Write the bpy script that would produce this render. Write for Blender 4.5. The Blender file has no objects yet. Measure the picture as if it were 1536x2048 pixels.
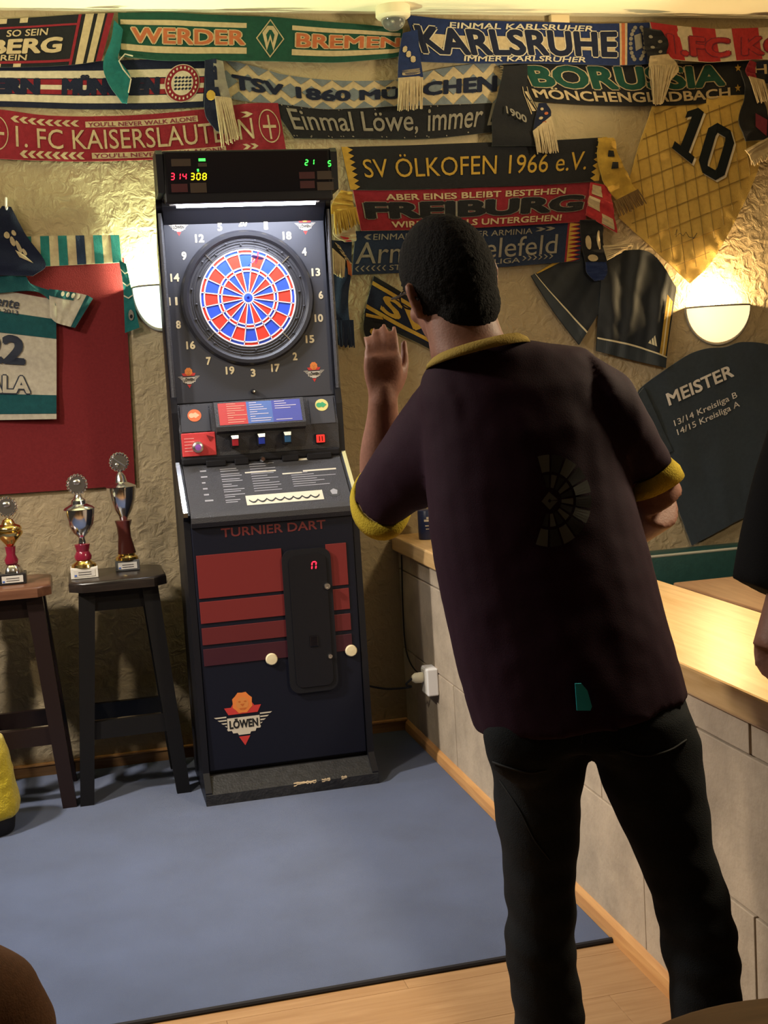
import bpy, bmesh, math, random
import numpy as np
from mathutils import Vector, Matrix, noise
from mathutils.bvhtree import BVHTree
random.seed(7)
S = bpy.context.scene
C = S.collection
PI = math.pi

# ------------------------------------------------------------------ camera
YAW, PITCH, ROLL, FPX = math.radians(13.53), math.radians(6.18), math.radians(-3.37), 2500.0
CAM = Vector((-.63, -4.83, 1.43))
_f = Vector((math.sin(YAW)*math.cos(PITCH), math.cos(YAW)*math.cos(PITCH), -math.sin(PITCH)))
_r0 = Vector((math.cos(YAW), -math.sin(YAW), 0)); _u0 = _r0.cross(_f)
_r = _r0*math.cos(ROLL) + _u0*math.sin(ROLL); _u = -_r0*math.sin(ROLL) + _u0*math.cos(ROLL)
cd = bpy.data.cameras.new('camera'); cam = bpy.data.objects.new('camera', cd); C.objects.link(cam)
cd.sensor_fit = 'VERTICAL'; cd.sensor_height = 24.0; cd.sensor_width = 18.0
cd.lens = FPX/2048*24.0; cd.clip_start = .02
cam.matrix_world = Matrix(((_r.x, _u.x, -_f.x, CAM.x), (_r.y, _u.y, -_f.y, CAM.y), (_r.z, _u.z, -_f.z, CAM.z), (0, 0, 0, 1)))
S.camera = cam

def at(px, py, ax, v):
    """measured photo point -> point of the room on the plane <ax> = v (metres)"""
    d = _r*(px-768)/FPX - _u*(py-1024)/FPX + _f
    i = 'xyz'.index(ax); t = (v-CAM[i])/d[i]
    return CAM + d*t

# ------------------------------------------------------------------ world, lamps, exposure
w = bpy.data.worlds.new('room_ambience'); S.world = w; w.use_nodes = True
w.node_tree.nodes['Background'].inputs[0].default_value = (1.0, .80, .55, 1)
w.node_tree.nodes['Background'].inputs[1].default_value = .035
S.view_settings.view_transform = 'Standard'; S.view_settings.look = 'None'
S.view_settings.gamma = 1.0; S.view_settings.use_curve_mapping = False
S.view_settings.exposure = 0.0

def area(name, loc, target, size, power, col, spread=180):
    l = bpy.data.lights.new(name, 'AREA'); l.shape = 'DISK'; l.size = size; l.energy = power; l.color = col
    l.spread = math.radians(spread)
    o = bpy.data.objects.new(name, l); C.objects.link(o); o.location = loc
    o.rotation_euler = (Vector(target)-Vector(loc)).to_track_quat('-Z', 'Y').to_euler()
    return o
def point(name, loc, radius, power, col):
    l = bpy.data.lights.new(name, 'POINT'); l.shadow_soft_size = radius; l.energy = power; l.color = col
    o = bpy.data.objects.new(name, l); C.objects.link(o); o.location = loc
    return o
# bar ceiling lamps outside the frame: two to the left of the dart lane, one above the table beyond the counter; the two ceiling uplights are added fill
area('lane_lamp', (-2.2, -1.45, 2.62), (-.2, -1.35, 0), .22, 38, (1.0, .93, .84), 100)
area('bar_lamp', (-1.7, -2.45, 2.70), (0, -1.3, .2), .22, 14, (1.0, .88, .70), 110)
area('ceiling_fill_left', (-1.6, -1.0, 2.35), (-.7, -.45, 2.8), .20, 6, (1.0, .88, .60), 90)  # added fill aimed upward to brighten the ceiling, no fitting belongs to it
area('ceiling_fill_right', (1.9, -1.0, 2.35), (1.1, -.45, 2.8), .20, 6, (1.0, .86, .54), 90)  # its right-hand twin, likewise added only to lift the ceiling
area('table_lamp', (1.30, -2.62, 1.98), (1.0, -2.4, .7), .22, 34, (1.0, .82, .54))

# ------------------------------------------------------------------ materials
MATS = {}
def mat(name, col, rough=.6, metal=0, bump=0, scale=60, var=0, emit=None, es=0, spec=.4, trans=0, sheen=0, var_scale=None, alpha=1, coat=0):
    if name in MATS: return MATS[name]
    m = bpy.data.materials.new(name); m.use_nodes = True
    nt = m.node_tree; b = nt.nodes['Principled BSDF']
    b.inputs['Base Color'].default_value = (*col, 1); b.inputs['Roughness'].default_value = rough
    b.inputs['Metallic'].default_value = metal; b.inputs['Specular IOR Level'].default_value = spec
    b.inputs['Transmission Weight'].default_value = trans
    b.inputs['Sheen Weight'].default_value = sheen
    b.inputs['Coat Weight'].default_value = coat
    if emit: b.inputs['Emission Color'].default_value = (*emit, 1); b.inputs['Emission Strength'].default_value = es
    tc = nt.nodes.new('ShaderNodeTexCoord')
    if bump or var:
        n = nt.nodes.new('ShaderNodeTexNoise'); n.inputs['Scale'].default_value = scale; n.inputs['Detail'].default_value = 6
        nt.links.new(tc.outputs['Object'], n.inputs['Vector'])
    if bump:
        bp = nt.nodes.new('ShaderNodeBump'); bp.inputs['Strength'].default_value = bump; bp.inputs['Distance'].default_value = .01
        nt.links.new(n.outputs['Fac'], bp.inputs['Height']); nt.links.new(bp.outputs['Normal'], b.inputs['Normal'])
    if var:
        n2 = nt.nodes.new('ShaderNodeTexNoise'); n2.inputs['Scale'].default_value = var_scale or scale*.35; n2.inputs['Detail'].default_value = 5
        nt.links.new(tc.outputs['Object'], n2.inputs['Vector'])
        mx = nt.nodes.new('ShaderNodeMix'); mx.data_type = 'RGBA'
        mx.inputs[6].default_value = (*[c*(1-var) for c in col], 1); mx.inputs[7].default_value = (*[min(1, c*(1+var)) for c in col], 1)
        rp = nt.nodes.new('ShaderNodeMapRange'); rp.inputs[1].default_value = .3; rp.inputs[2].default_value = .7
        nt.links.new(n2.outputs['Fac'], rp.inputs[0]); nt.links.new(rp.outputs[0], mx.inputs[0])
        nt.links.new(mx.outputs[2], b.inputs['Base Color'])
    MATS[name] = m
    return m
def cloth(name, col, var=.12):
    return mat('cloth_'+name, col, rough=.95, bump=.25, scale=420, var=var, var_scale=60, spec=.15, sheen=.15)
def wood(name, dark, light, axis='x', scale=6, rough=.4, stretch=12):
    if name in MATS: return MATS[name]
    m = bpy.data.materials.new(name); m.use_nodes = True; nt = m.node_tree; b = nt.nodes['Principled BSDF']
    tc = nt.nodes.new('ShaderNodeTexCoord'); mp = nt.nodes.new('ShaderNodeMapping')
    sc = [stretch, stretch, stretch]; sc['xyz'.index(axis)] = 1.0
    mp.inputs['Scale'].default_value = sc
    n = nt.nodes.new('ShaderNodeTexNoise'); n.inputs['Scale'].default_value = scale; n.inputs['Detail'].default_value = 8; n.inputs['Distortion'].default_value = .6
    cr = nt.nodes.new('ShaderNodeValToRGB'); cr.color_ramp.elements[0].color = (*dark, 1); cr.color_ramp.elements[1].color = (*light, 1)
    cr.color_ramp.elements[0].position = .32; cr.color_ramp.elements[1].position = .68
    oi = nt.nodes.new('ShaderNodeObjectInfo'); ad = nt.nodes.new('ShaderNodeVectorMath'); ad.operation = 'ADD'
    ml = nt.nodes.new('ShaderNodeMath'); ml.operation = 'MULTIPLY'; ml.inputs[1].default_value = 37
    nt.links.new(oi.outputs['Random'], ml.inputs[0]); nt.links.new(ml.outputs[0], ad.inputs[1])
    nt.links.new(tc.outputs['Object'], mp.inputs[0]); nt.links.new(mp.outputs[0], ad.inputs[0]); nt.links.new(ad.outputs[0], n.inputs['Vector'])
    nt.links.new(n.outputs['Fac'], cr.inputs[0]); nt.links.new(cr.outputs[0], b.inputs['Base Color'])
    b.inputs['Roughness'].default_value = rough
    bp = nt.nodes.new('ShaderNodeBump'); bp.inputs['Strength'].default_value = .06; bp.inputs['Distance'].default_value = .005
    nt.links.new(n.outputs['Fac'], bp.inputs['Height']); nt.links.new(bp.outputs['Normal'], b.inputs['Normal'])
    MATS[name] = m; return m
def plaster():
    m = bpy.data.materials.new('stucco_plaster'); m.use_nodes = True; nt = m.node_tree; b = nt.nodes['Principled BSDF']
    tc = nt.nodes.new('ShaderNodeTexCoord')
    def N(s, d, dist=0):
        n = nt.nodes.new('ShaderNodeTexNoise'); n.inputs['Scale'].default_value = s; n.inputs['Detail'].default_value = d; n.inputs['Distortion'].default_value = dist
        nt.links.new(tc.outputs['Object'], n.inputs['Vector']); return n
    a, c, v = N(24, 8, .8), N(110, 5, .3), N(2.2, 5)
    rp = nt.nodes.new('ShaderNodeMapRange'); rp.inputs[1].default_value = .40; rp.inputs[2].default_value = .66
    nt.links.new(a.outputs['Fac'], rp.inputs[0])
    mm = nt.nodes.new('ShaderNodeMath'); mm.operation = 'MULTIPLY_ADD'; mm.inputs[1].default_value = .30
    nt.links.new(c.outputs['Fac'], mm.inputs[0]); nt.links.new(rp.outputs[0], mm.inputs[2])
    bp = nt.nodes.new('ShaderNodeBump'); bp.inputs['Strength'].default_value = .42; bp.inputs['Distance'].default_value = .009
    nt.links.new(mm.outputs[0], bp.inputs['Height']); nt.links.new(bp.outputs['Normal'], b.inputs['Normal'])
    cr = nt.nodes.new('ShaderNodeValToRGB'); cr.color_ramp.elements[0].color = (.305, .232, .135, 1); cr.color_ramp.elements[1].color = (.385, .305, .190, 1)
    cr.color_ramp.elements[0].position = .3; cr.color_ramp.elements[1].position = .7
    nt.links.new(v.outputs['Fac'], cr.inputs[0]); nt.links.new(cr.outputs[0], b.inputs['Base Color'])
    b.inputs['Roughness'].default_value = .85; b.inputs['Specular IOR Level'].default_value = .25
    return m

M_WALL = plaster()
M_CEIL = mat('ceiling_paint', (.92, .84, .62), .9, bump=.1, scale=30)
M_CARPET = mat('blue_carpet_pile', (.074, .102, .195), 1.0, bump=.6, scale=900, var=.14, var_scale=4, spec=.05, sheen=.2)
M_BIND = mat('black_binding', (.012, .011, .014), .8)
M_FLOOR = wood('laminate', (.32, .175, .075), (.40, .235, .110), 'x', 5, .45, 14)
M_TOP = wood('worktop_wood', (.52, .31, .12), (.66, .43, .20), 'y', 4, .33, 14)
M_TRIM = wood('trim_wood', (.48, .23, .08), (.60, .32, .12), 'y', 4, .45, 10)
M_TRIMX = wood('trim_wood_dark', (.20, .10, .04), (.34, .19, .08), 'x', 4, .5, 10)
M_TILE = mat('stone_tile', (.42, .335, .245), .75, bump=.25, scale=55, var=.18, var_scale=9)
M_GROUT = mat('grout', (.16, .11, .07), .9)
M_BLACK = mat('black_plastic', (.007, .007, .010), .42, bump=.06, scale=500, spec=.3)
M_BLACKM = mat('black_matte', (.007, .007, .010), .6, bump=.05, scale=300, spec=.25)
M_GLOSS = mat('black_glass', (.006, .006, .009), .12, coat=.3)
M_PANEL = mat('charcoal_panel', (.048, .050, .062), .5, bump=.05, scale=400)
M_DECK = mat('grained_grey_plastic', (.040, .040, .047), .42, bump=.35, scale=330)
M_RING = mat('ring_plastic', (.022, .022, .027), .35)
M_CATCH = mat('catch_ring_plastic', (.035, .035, .042), .5, bump=.1, scale=200)
M_RED = mat('segment_red', (.75, .045, .025), .5)
M_BLUE = mat('segment_blue', (.030, .085, .62), .5)
M_WHITE = mat('white_plastic', (.80, .78, .76), .45)
M_SPID = mat('spider_white', (.82, .76, .80), .4)
M_CREAM = mat('cream_print', (.72, .62, .40), .6)
M_CHROME = mat('chrome', (.80, .80, .82), .14, 1.0)
M_STEEL = mat('brushed_steel', (.62, .60, .56), .3, 1.0)
M_GOLD = mat('gold_metal', (.85, .62, .22), .16, 1.0)
M_SKIN = mat('skin', (.235, .110, .078), .55, bump=.08, scale=220, var=.10, spec=.35)
M_HAIR = mat('black_hair', (.006, .0055, .0055), .85, bump=.5, scale=260, spec=.15)
M_BWOOD = mat('black_lacquered_wood', (.007, .0065, .0065), .38, bump=.04, scale=40, spec=.3)
M_SEATW = wood('stool_seat_dark', (.012, .009, .008), (.026, .018, .014), 'x', 5, .28, 10)
M_SEATR = wood('stool_seat_brown', (.10, .040, .022), (.17, .075, .040), 'x', 5, .28, 10)

# ------------------------------------------------------------------ mesh helpers
class MB:
    def __init__(s): s.v = []; s.f = []; s.m = []; s.ch = []
    def mark(s): s.ch.append((len(s.v), len(s.f)))
    def add(s, vs, fs, mi=0):
        o = len(s.v); s.v += [Vector(v) for v in vs]
        for f in fs: s.f.append([o+i for i in f]); s.m.append(mi)
        return s
    def box(s, x0, x1, y0, y1, z0, z1, mi=0, bev=0):
        if bev:
            bm = bmesh.new(); bmesh.ops.create_cube(bm, size=1)
            for v in bm.verts: v.co = Vector(((x0+x1)/2+v.co.x*(x1-x0), (y0+y1)/2+v.co.y*(y1-y0), (z0+z1)/2+v.co.z*(z1-z0)))
            bmesh.ops.bevel(bm, geom=bm.edges[:], offset=bev, segments=2, affect='EDGES', profile=.5)
            s.bm(bm, mi); bm.free(); return s
        vs = [(x, y, z) for x in (x0, x1) for y in (y0, y1) for z in (z0, z1)]
        return s.add(vs, [(0, 1, 3, 2), (4, 6, 7, 5), (0, 4, 5, 1), (2, 3, 7, 6), (0, 2, 6, 4), (1, 5, 7, 3)], mi)
    def bm(s, bm, mi=0, M=None):
        bm.verts.ensure_lookup_table(); bm.verts.index_update()
        return s.add([(M @ v.co if M else v.co) for v in bm.verts], [[v.index for v in f.verts] for f in bm.faces], mi)
    def prism(s, poly, d0, d1, mi=0):
        """poly: list of 3D points (planar), extruded by vectors d0..d1"""
        n = len(poly); d0 = Vector(d0); d1 = Vector(d1)
        vs = [Vector(p)+d0 for p in poly]+[Vector(p)+d1 for p in poly]
        fs = [list(range(n)), list(range(2*n-1, n-1, -1))]+[[i, i+n, (i+1) % n+n, (i+1) % n] for i in range(n)]
        return s.add(vs, fs, mi)
    def lathe(s, prof, c=(0, 0, 0), segs=32, axis='z', mi=0, mod=None, closed=False):
        vs = []; n = len(prof)
        for k in range(segs):
            a = 2*PI*k/segs
            for (r, h) in prof:
                rr = r*(mod(a, h) if mod else 1)
                x, y = rr*math.cos(a), rr*math.sin(a)
                p = (x, y, h) if axis == 'z' else ((x, -h, y) if axis == 'y' else (h, x, y))
                vs.append(Vector(c)+Vector(p))
        fs = []
        for k in range(segs):
            for i in range(n-1):
                fs.append((k*n+i, ((k+1) % segs)*n+i, ((k+1) % segs)*n+i+1, k*n+i+1))
        if closed: fs += [(k*n+n-1, ((k+1) % segs)*n+n-1, ((k+1) % segs)*n, k*n) for k in range(segs)]
        if prof[0][0] > 1e-5 and not closed: fs.append([k*n for k in range(segs)][::-1])
        if prof[-1][0] > 1e-5 and not closed: fs.append([k*n+n-1 for k in range(segs)])
        return s.add(vs, fs, mi)
    def tube(s, pts, rad, segs=8, mi=0, closed=False):
        pts = [Vector(p) for p in pts]; n = len(pts)
        if not hasattr(rad, '__len__'): rad = [rad]*n
        vs = []; ref = None
        for i, p in enumerate(pts):
            if closed: t = pts[(i+1) % n]-pts[i-1]
            else: t = pts[min(i+1, n-1)]-pts[max(i-1, 0)]
            t.normalize()
            if ref is None: ref = t.orthogonal().normalized()
            ref = (ref-t*ref.dot(t)).normalized(); b = t.cross(ref)
            for k in range(segs):
                a = 2*PI*k/segs; vs.append(p+(ref*math.cos(a)+b*math.sin(a))*rad[i])
        fs = []
        for i in range(n if closed else n-1):
            j = (i+1) % n
            for k in range(segs): fs.append((i*segs+k, i*segs+(k+1) % segs, j*segs+(k+1) % segs, j*segs+k))
        if not closed: fs += [list(range(segs))[::-1], [(n-1)*segs+k for k in range(segs)]]
        return s.add(vs, fs, mi)
    def loft(s, rings, mi=0, cap=True):
        m = len(rings[0]); vs = [p for r in rings for p in r]; fs = []
        for i in range(len(rings)-1):
            for k in range(m): fs.append((i*m+k, i*m+(k+1) % m, (i+1)*m+(k+1) % m, (i+1)*m+k))
        if cap: fs += [list(range(m))[::-1], [(len(rings)-1)*m+k for k in range(m)]]
        return s.add(vs, fs, mi)
    def ball(s, c, r, M=None, sub=3, mi=0):
        bm = bmesh.new(); bmesh.ops.create_icosphere(bm, subdivisions=sub, radius=1)
        r = Vector(r) if hasattr(r, '__len__') else Vector((r, r, r))
        T = Matrix.Translation(c) @ (M.to_4x4() if M else Matrix.Identity(4)) @ Matrix.Diagonal((*r, 1))
        s.bm(bm, mi, T); bm.free(); return s
    def build(s, name, mats, parent=None, smooth=False, origin=None, fix=True):
        if not isinstance(mats, (list, tuple)): mats = [mats]
        if parent is not None: o0 = wloc(parent)
        elif origin is not None: o0 = Vector(origin)
        else:
            xs = [v.x for v in s.v]; ys = [v.y for v in s.v]; zs = [v.z for v in s.v]
            o0 = Vector(((min(xs)+max(xs))/2, (min(ys)+max(ys))/2, min(zs)))
        me = bpy.data.meshes.new(name); me.from_pydata([v-o0 for v in s.v], [], s.f)
        for m in mats: me.materials.append(m)
        me.polygons.foreach_set('material_index', s.m)
        if fix:
            bm = bmesh.new(); bm.from_mesh(me); bmesh.ops.recalc_face_normals(bm, faces=bm.faces[:]); bm.to_mesh(me); bm.free()
        if smooth:
            me.polygons.foreach_set('use_smooth', [True]*len(me.polygons))
            if smooth != 'all': me.set_sharp_from_angle(angle=math.radians(38))
        me.update()
        o = bpy.data.objects.new(name, me); C.objects.link(o)
        if parent is not None: o.parent = parent
        else: o.location = o0
        return o
def wloc(o):
    p = Vector((0, 0, 0))
    while o is not None: p += Vector(o.location); o = o.parent
    return p
def thing(name, label, cat, loc, group=None):
    o = bpy.data.objects.new(name, None); C.objects.link(o); o.location = loc; o.empty_display_size = .1
    return tag(o, label, cat, group)
def tag(o, label, cat, group=None):
    o['label'] = label; o['category'] = cat
    if group: o['group'] = group
    return o
def structure(o): o['kind'] = 'structure'; return o
def stuff(o): o['kind'] = 'stuff'; return o
def lab(o, t): o['label'] = t; return o

# ---- text: built-in font turned into mesh triangles, mapped by any function (s,t in 0..1) -> point
_TC = {}
def text_tris(s, off=0.0, shear=0.0, spacing=1.0):
    k = (s, off, shear, spacing)
    if k in _TC: return _TC[k]
    c = bpy.data.curves.new('lettering', 'FONT'); c.body = s; c.size = 1; c.offset = off; c.shear = shear
    c.resolution_u = 3; c.space_character = spacing
    o = bpy.data.objects.new('lettering', c); C.objects.link(o)
    me = bpy.data.meshes.new_from_object(o)
    vs = [v.co.copy() for v in me.vertices]; fs = [list(p.vertices) for p in me.polygons]
    bpy.data.objects.remove(o); bpy.data.curves.remove(c); bpy.data.meshes.remove(me)
    _TC[k] = (vs, fs); return vs, fs
def put_text(mb, s, fn, off=0.0, shear=0.0, mi=0, spacing=1.0, ref=0.0):
    """bold strokes come from copies shifted round a small circle"""
    vs, fs = text_tris(s, 0, shear, spacing)
    x0 = min(v.x for v in vs)-ref; x1 = max(v.x for v in vs)+ref; y0 = min(v.y for v in vs)-ref; y1 = max(v.y for v in vs)+ref
    n = 0 if off < .004 else (8 if off > .03 else 4)
    sh = [(0, 0)]+[(off*math.cos(2*PI*(k+.5)/n), off*math.sin(2*PI*(k+.5)/n)) for k in range(n)]
    c_ = fn(.5, .5); nn = (fn(.52, .5)-c_).cross(fn(.5, .52)-c_).normalized()*4e-5     # copies kept a hair apart
    # one chunk per word: faces grouped at the wide gaps
    iv = sorted((min(vs[i].x for i in f), max(vs[i].x for i in f)) for f in fs); cuts = []; e_ = iv[0][1]
    for a_, b_ in iv:
        if a_-e_ > .16: cuts.append((a_+e_)/2)
        e_ = max(e_, b_)
    for w_ in range(len(cuts)+1):
        lo_ = cuts[w_-1] if w_ else -1e9; hi_ = cuts[w_] if w_ < len(cuts) else 1e9
        gf = [f for f in fs if lo_ < vs[f[0]].x < hi_]; ids = sorted({i for f in gf for i in f}); mp = {i: k for k, i in enumerate(ids)}
        mb.mark()
        for k, (dx, dy) in enumerate(sh): mb.add([fn((vs[i].x+dx-x0)/(x1-x0), (vs[i].y+dy-y0)/(y1-y0))+nn*k for i in ids], [[mp[i] for i in f] for f in gf], mi)

# ---- cloth patches hung on the wall
def spline(pts):
    pts = [Vector(p) for p in pts]
    d = [0]
    for a, b in zip(pts, pts[1:]): d.append(d[-1]+max((b-a).length, 1e-6))
    L = d[-1]; d = [x/L for x in d]
    def f(t):
        t = min(1, max(0, t)); i = 0
        while i < len(pts)-2 and t > d[i+1]: i += 1
        p1, p2 = pts[i], pts[i+1]
        h = d[i+1]-d[i]; s = (t-d[i])/h
        m1 = (pts[i+1]-pts[i-1])/(d[i+1]-d[i-1]) if i > 0 else (p2-p1)/h
        m2 = (pts[i+2]-pts[i])/(d[i+2]-d[i]) if i+2 < len(pts) else (p2-p1)/h
        s2, s3 = s*s, s*s*s
        return p1*(2*s3-3*s2+1)+m1*h*(s3-2*s2+s)+p2*(-2*s3+3*s2)+m2*h*(s3-s2)
    return f
class Patch:
    """cloth spanned between two edges given as photo points on the wall; u along the edges, v from edge a to edge b"""
    def __init__(s, ea, eb, off, wave=.004, freq=5, seed=0, tilt=.004, thick=.005, wrinkle=.0, wfreq=12, offb=None):
        wa = [at(p[0], p[1], 'y', -off) for p in ea]; wb = [at(p[0], p[1], 'y', -(offb if offb is not None else off)) for p in eb]
        s.a, s.b = spline(wa), spline(wb)
        s.wave, s.freq, s.seed, s.tilt, s.thick, s.wr, s.wf = wave, freq, seed, tilt, thick, wrinkle, wfreq
    def __call__(s, u, v, lift=0):
        p = s.a(u).lerp(s.b(u), v)
        q = Vector((u*s.freq, v*.9, s.seed*3.7))
        d = s.wave*(noise.noise(q)+.5*noise.noise(q*2.1))+s.tilt*v
        if s.wr: d += s.wr*(noise.noise(Vector((p.x*s.wf, p.z*s.wf*.6+p.x*4, s.seed*1.3)))*.7+abs(noise.noise(Vector((p.x*s.wf*1.7+p.z*6, p.z*s.wf*.8, s.seed*2.1)))))
        p.y -= max(-.001, d)+lift
        return p
    def mesh(s, mb, nu=40, nv=8, mi=0):
        fr = [[s(i/nu, j/nv) for i in range(nu+1)] for j in range(nv+1)]
        n = (nu+1)*(nv+1); vs = [p for r in fr for p in r]; vs += [p+Vector((0, s.thick, 0)) for p in vs]
        W = nu+1; fs = []
        for j in range(nv):
            for i in range(nu):
                a = j*W+i; fs.append((a, a+1, a+W+1, a+W)); fs.append((a+n, a+W+n, a+W+1+n, a+1+n))
        rim = [i for i in range(W)]+[j*W+nu for j in range(1, nv+1)]+[nv*W+i for i in range(nu-1, -1, -1)]+[j*W for j in range(nv-1, 0, -1)]
        for k in range(len(rim)):
            a, b = rim[k], rim[(k+1) % len(rim)]; fs.append((a, a+n, b+n, b))
        mb.add(vs, fs, mi); return mb
    def rect(s, mb, u0, u1, v0, v1, lift=.0015, mi=0, nu=None, nv=2):
        mb.mark(); nu = nu or max(1, int(abs(u1-u0)*40)+1)
        vs = [s(u0+(u1-u0)*i/nu, v0+(v1-v0)*j/nv, lift) for j in range(nv+1) for i in range(nu+1)]
        mb.add(vs, [(j*(nu+1)+i, j*(nu+1)+i+1, (j+1)*(nu+1)+i+1, (j+1)*(nu+1)+i) for j in range(nv) for i in range(nu)], mi)
    def poly(s, mb, pts, lift=.002, mi=0):
        mb.mark()
        mb.add([s(u, v, lift) for u, v in pts], [list(range(len(pts)))], mi)
    def text(s, mb, t, u0, u1, v0, v1, bold=0, shear=0, lift=.003, mi=0, spacing=1.0, ref=None):
        put_text(mb, t, lambda a, b: s(u0+(u1-u0)*a, v1+(v0-v1)*b, lift), bold, shear, mi, spacing, bold if ref is None else ref)
    def ell(s, mb, cu, cv, ru, rv, lift=.002, mi=0, n=28, r0=0):
        if not r0: s.poly(mb, [(cu+ru*math.cos(2*PI*k/n), cv+rv*math.sin(2*PI*k/n)) for k in range(n)], lift, mi)
        else:
            mb.mark(); vs = []
            for k in range(n):
                a = 2*PI*k/n
                vs += [s(cu+ru*math.cos(a), cv+rv*math.sin(a), lift), s(cu+ru*r0*math.cos(a), cv+rv*r0*math.sin(a), lift)]
            mb.add(vs, [(2*k, 2*k+1, (2*k+3) % (2*n), (2*k+2) % (2*n)) for k in range(n)], mi)
def strands(mb, fa, fb, n, rad=.0025, jit=.006, depth=.004):
    """fringe: n strands from fa(t) to fb(t), t in 0..1"""
    for k in range(n):
        t = (k+.5)/n; a = fa(t); b = fb(t)
        b = b+Vector((random.uniform(-jit, jit), random.uniform(-depth, depth), random.uniform(-jit, jit)))
        m = a.lerp(b, .5)+Vector((random.uniform(-jit, jit)*.5, -random.uniform(0, depth), 0))
        mb.tube([a, m, b], [rad, rad*1.1, rad*.7], 5)
def wl(*pts, off=.02):
    return spline([at(p[0], p[1], 'y', -off) for p in pts])

# ================================================================== SETTING
ZC = 2.815
mb = MB().box(-2.6, 3.4, 0, .12, -.008, ZC); structure(mb.build('wall_back', M_WALL))
mb = MB().box(-2.6, 3.4, -5.6, .12, ZC, ZC+.08); structure(mb.build('ceiling', M_CEIL))
FZ = -.008
mb = MB().box(-2.6, 3.4, -5.6, .12, FZ-.09, FZ-.012); floor = structure(mb.build('floor', M_FLOOR))
pl = 0.192; y = -1.9; row = 0
pm = None
def plank(x0, x1, y0, y1):
    MB().box(x0+.0003, x1-.0003, y0+.0003, y1-.0003, FZ-.013, FZ, bev=.0008).build('plank', M_FLOOR, floor)
while y > -5.4:
    x = -2.55 - (.0, .43, .86)[row % 3]
    while x < 3.35:
        a, b = max(x, -2.55), min(x+1.285, 3.35)
        if b-a > .02: plank(a, b, y-pl, y)
        x += 1.285
    y -= pl; row += 1
MB().box(-2.55, 3.35, -1.9, .02, FZ-.013, FZ-.004).build('subfloor', M_FLOOR, floor)

mb = MB().box(-2.6, .575, -.016, 0, FZ, .038, bev=.004); structure(mb.build('baseboard_back', M_TRIMX))
mb = MB().box(-2.6, .575, -.022, -.0, .038, .046, bev=.002); structure(mb.build('trim_1', M_TRIM))

# half wall with stone tiles, oak moulding at its foot
HX = .59; YE = -2.92
mb = MB().box(HX, .95, YE, -.001, FZ, .735); hw = structure(mb.build('wall_right', M_GROUT))
def tile(y0, y1, z0, z1):
    y0, y1 = max(y0, YE), min(y1, -.002)
    if y1-y0 < .03: return
    MB().box(HX-.011+random.uniform(-.0015, .0015), HX+.002, y0+.0028, y1-.0028, z0+.0028, z1-.0028, bev=.002).build('tile', M_TILE, hw)
for (z0, z1, ph) in ((FZ, .338, -2.204), (.338, .660, -2.479), (.660, .735, -2.204)):
    for k in range(-3, 6): tile(ph+k*.504, ph+(k+1)*.504, z0, z1)
for k in range(8):    # tiles on the end face of the half wall
    pass
prof = [(HX-.011, .042), (HX-.016, .040), (HX-.024, .030), (HX-.027, .012), (HX-.027, FZ), (HX-.011, FZ)]
mb = MB().prism([(p[0], 0, p[1]) for p in prof], (0, YE, 0), (0, -.02, 0)); structure(mb.build('baseboard_right', M_TRIM))

mb = MB().box(.555, .972, -2.95, -.003, .7365, .797, bev=.006)
top = tag(mb.build('worktop', M_TOP), 'pale wooden counter top running along the low tiled wall', 'counter')
mb = MB().box(.556, .971, -1.506, -1.5, .7965, .7976); mb.build('joint', M_TRIM, top)

# carpet
mb = MB(); mb.box(-2.4, .562, -2.035, -.018, FZ+.0005, -.0005, bev=.002)
carpet = tag(mb.build('carpet', M_CARPET), 'blue grey carpet lying in front of the dart machine', 'carpet')
mb = MB(); mb.tube([(-2.4, -2.040, -.003), (.562, -2.040, -.003)], .0075, 8); mb.build('edge_binding', M_BIND, carpet, True)

# ================================================================== DART MACHINE
DM = thing('dart_machine', 'tall black electronic dart machine with red striped door and lit board', 'dart machine', (0, -.40, 0))
WX = .305
# side panels: profile (distance from wall, height)
sp = [(.20, 0), (.63, 0), (.63, .045), (.575, .10), (.56, .98), (.585, 1.0), (.40, 1.165), (.40, 1.345), (.385, 1.40), (.385, 2.05), (.40, 2.07), (.56, 2.075), (.565, 2.20), (.55, 2.215), (.43, 2.215), (.41, 2.05), (.28, 1.9), (.22, 1.2)]
for sx in (-1, 1):
    mb = MB().prism([(sx*WX, -d, z) for d, z in sp], (0, 0, 0), (-sx*.022, 0, 0)); mb.build('side_panel', M_BLACK, DM)
# carcass behind the front
mb = MB()
mb.prism([(-.285, -d, z) for d, z in [(.21, .02), (.54, .02), (.54, 1.0), (.37, 1.15), (.355, 1.36), (.335, 1.42), (.335, 2.06), (.44, 2.2), (.42, 2.05), (.29, 1.9), (.23, 1.2)]], (0, 0, 0), (.57, 0, 0))
mb.build('carcass', M_BLACKM, DM)
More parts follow.
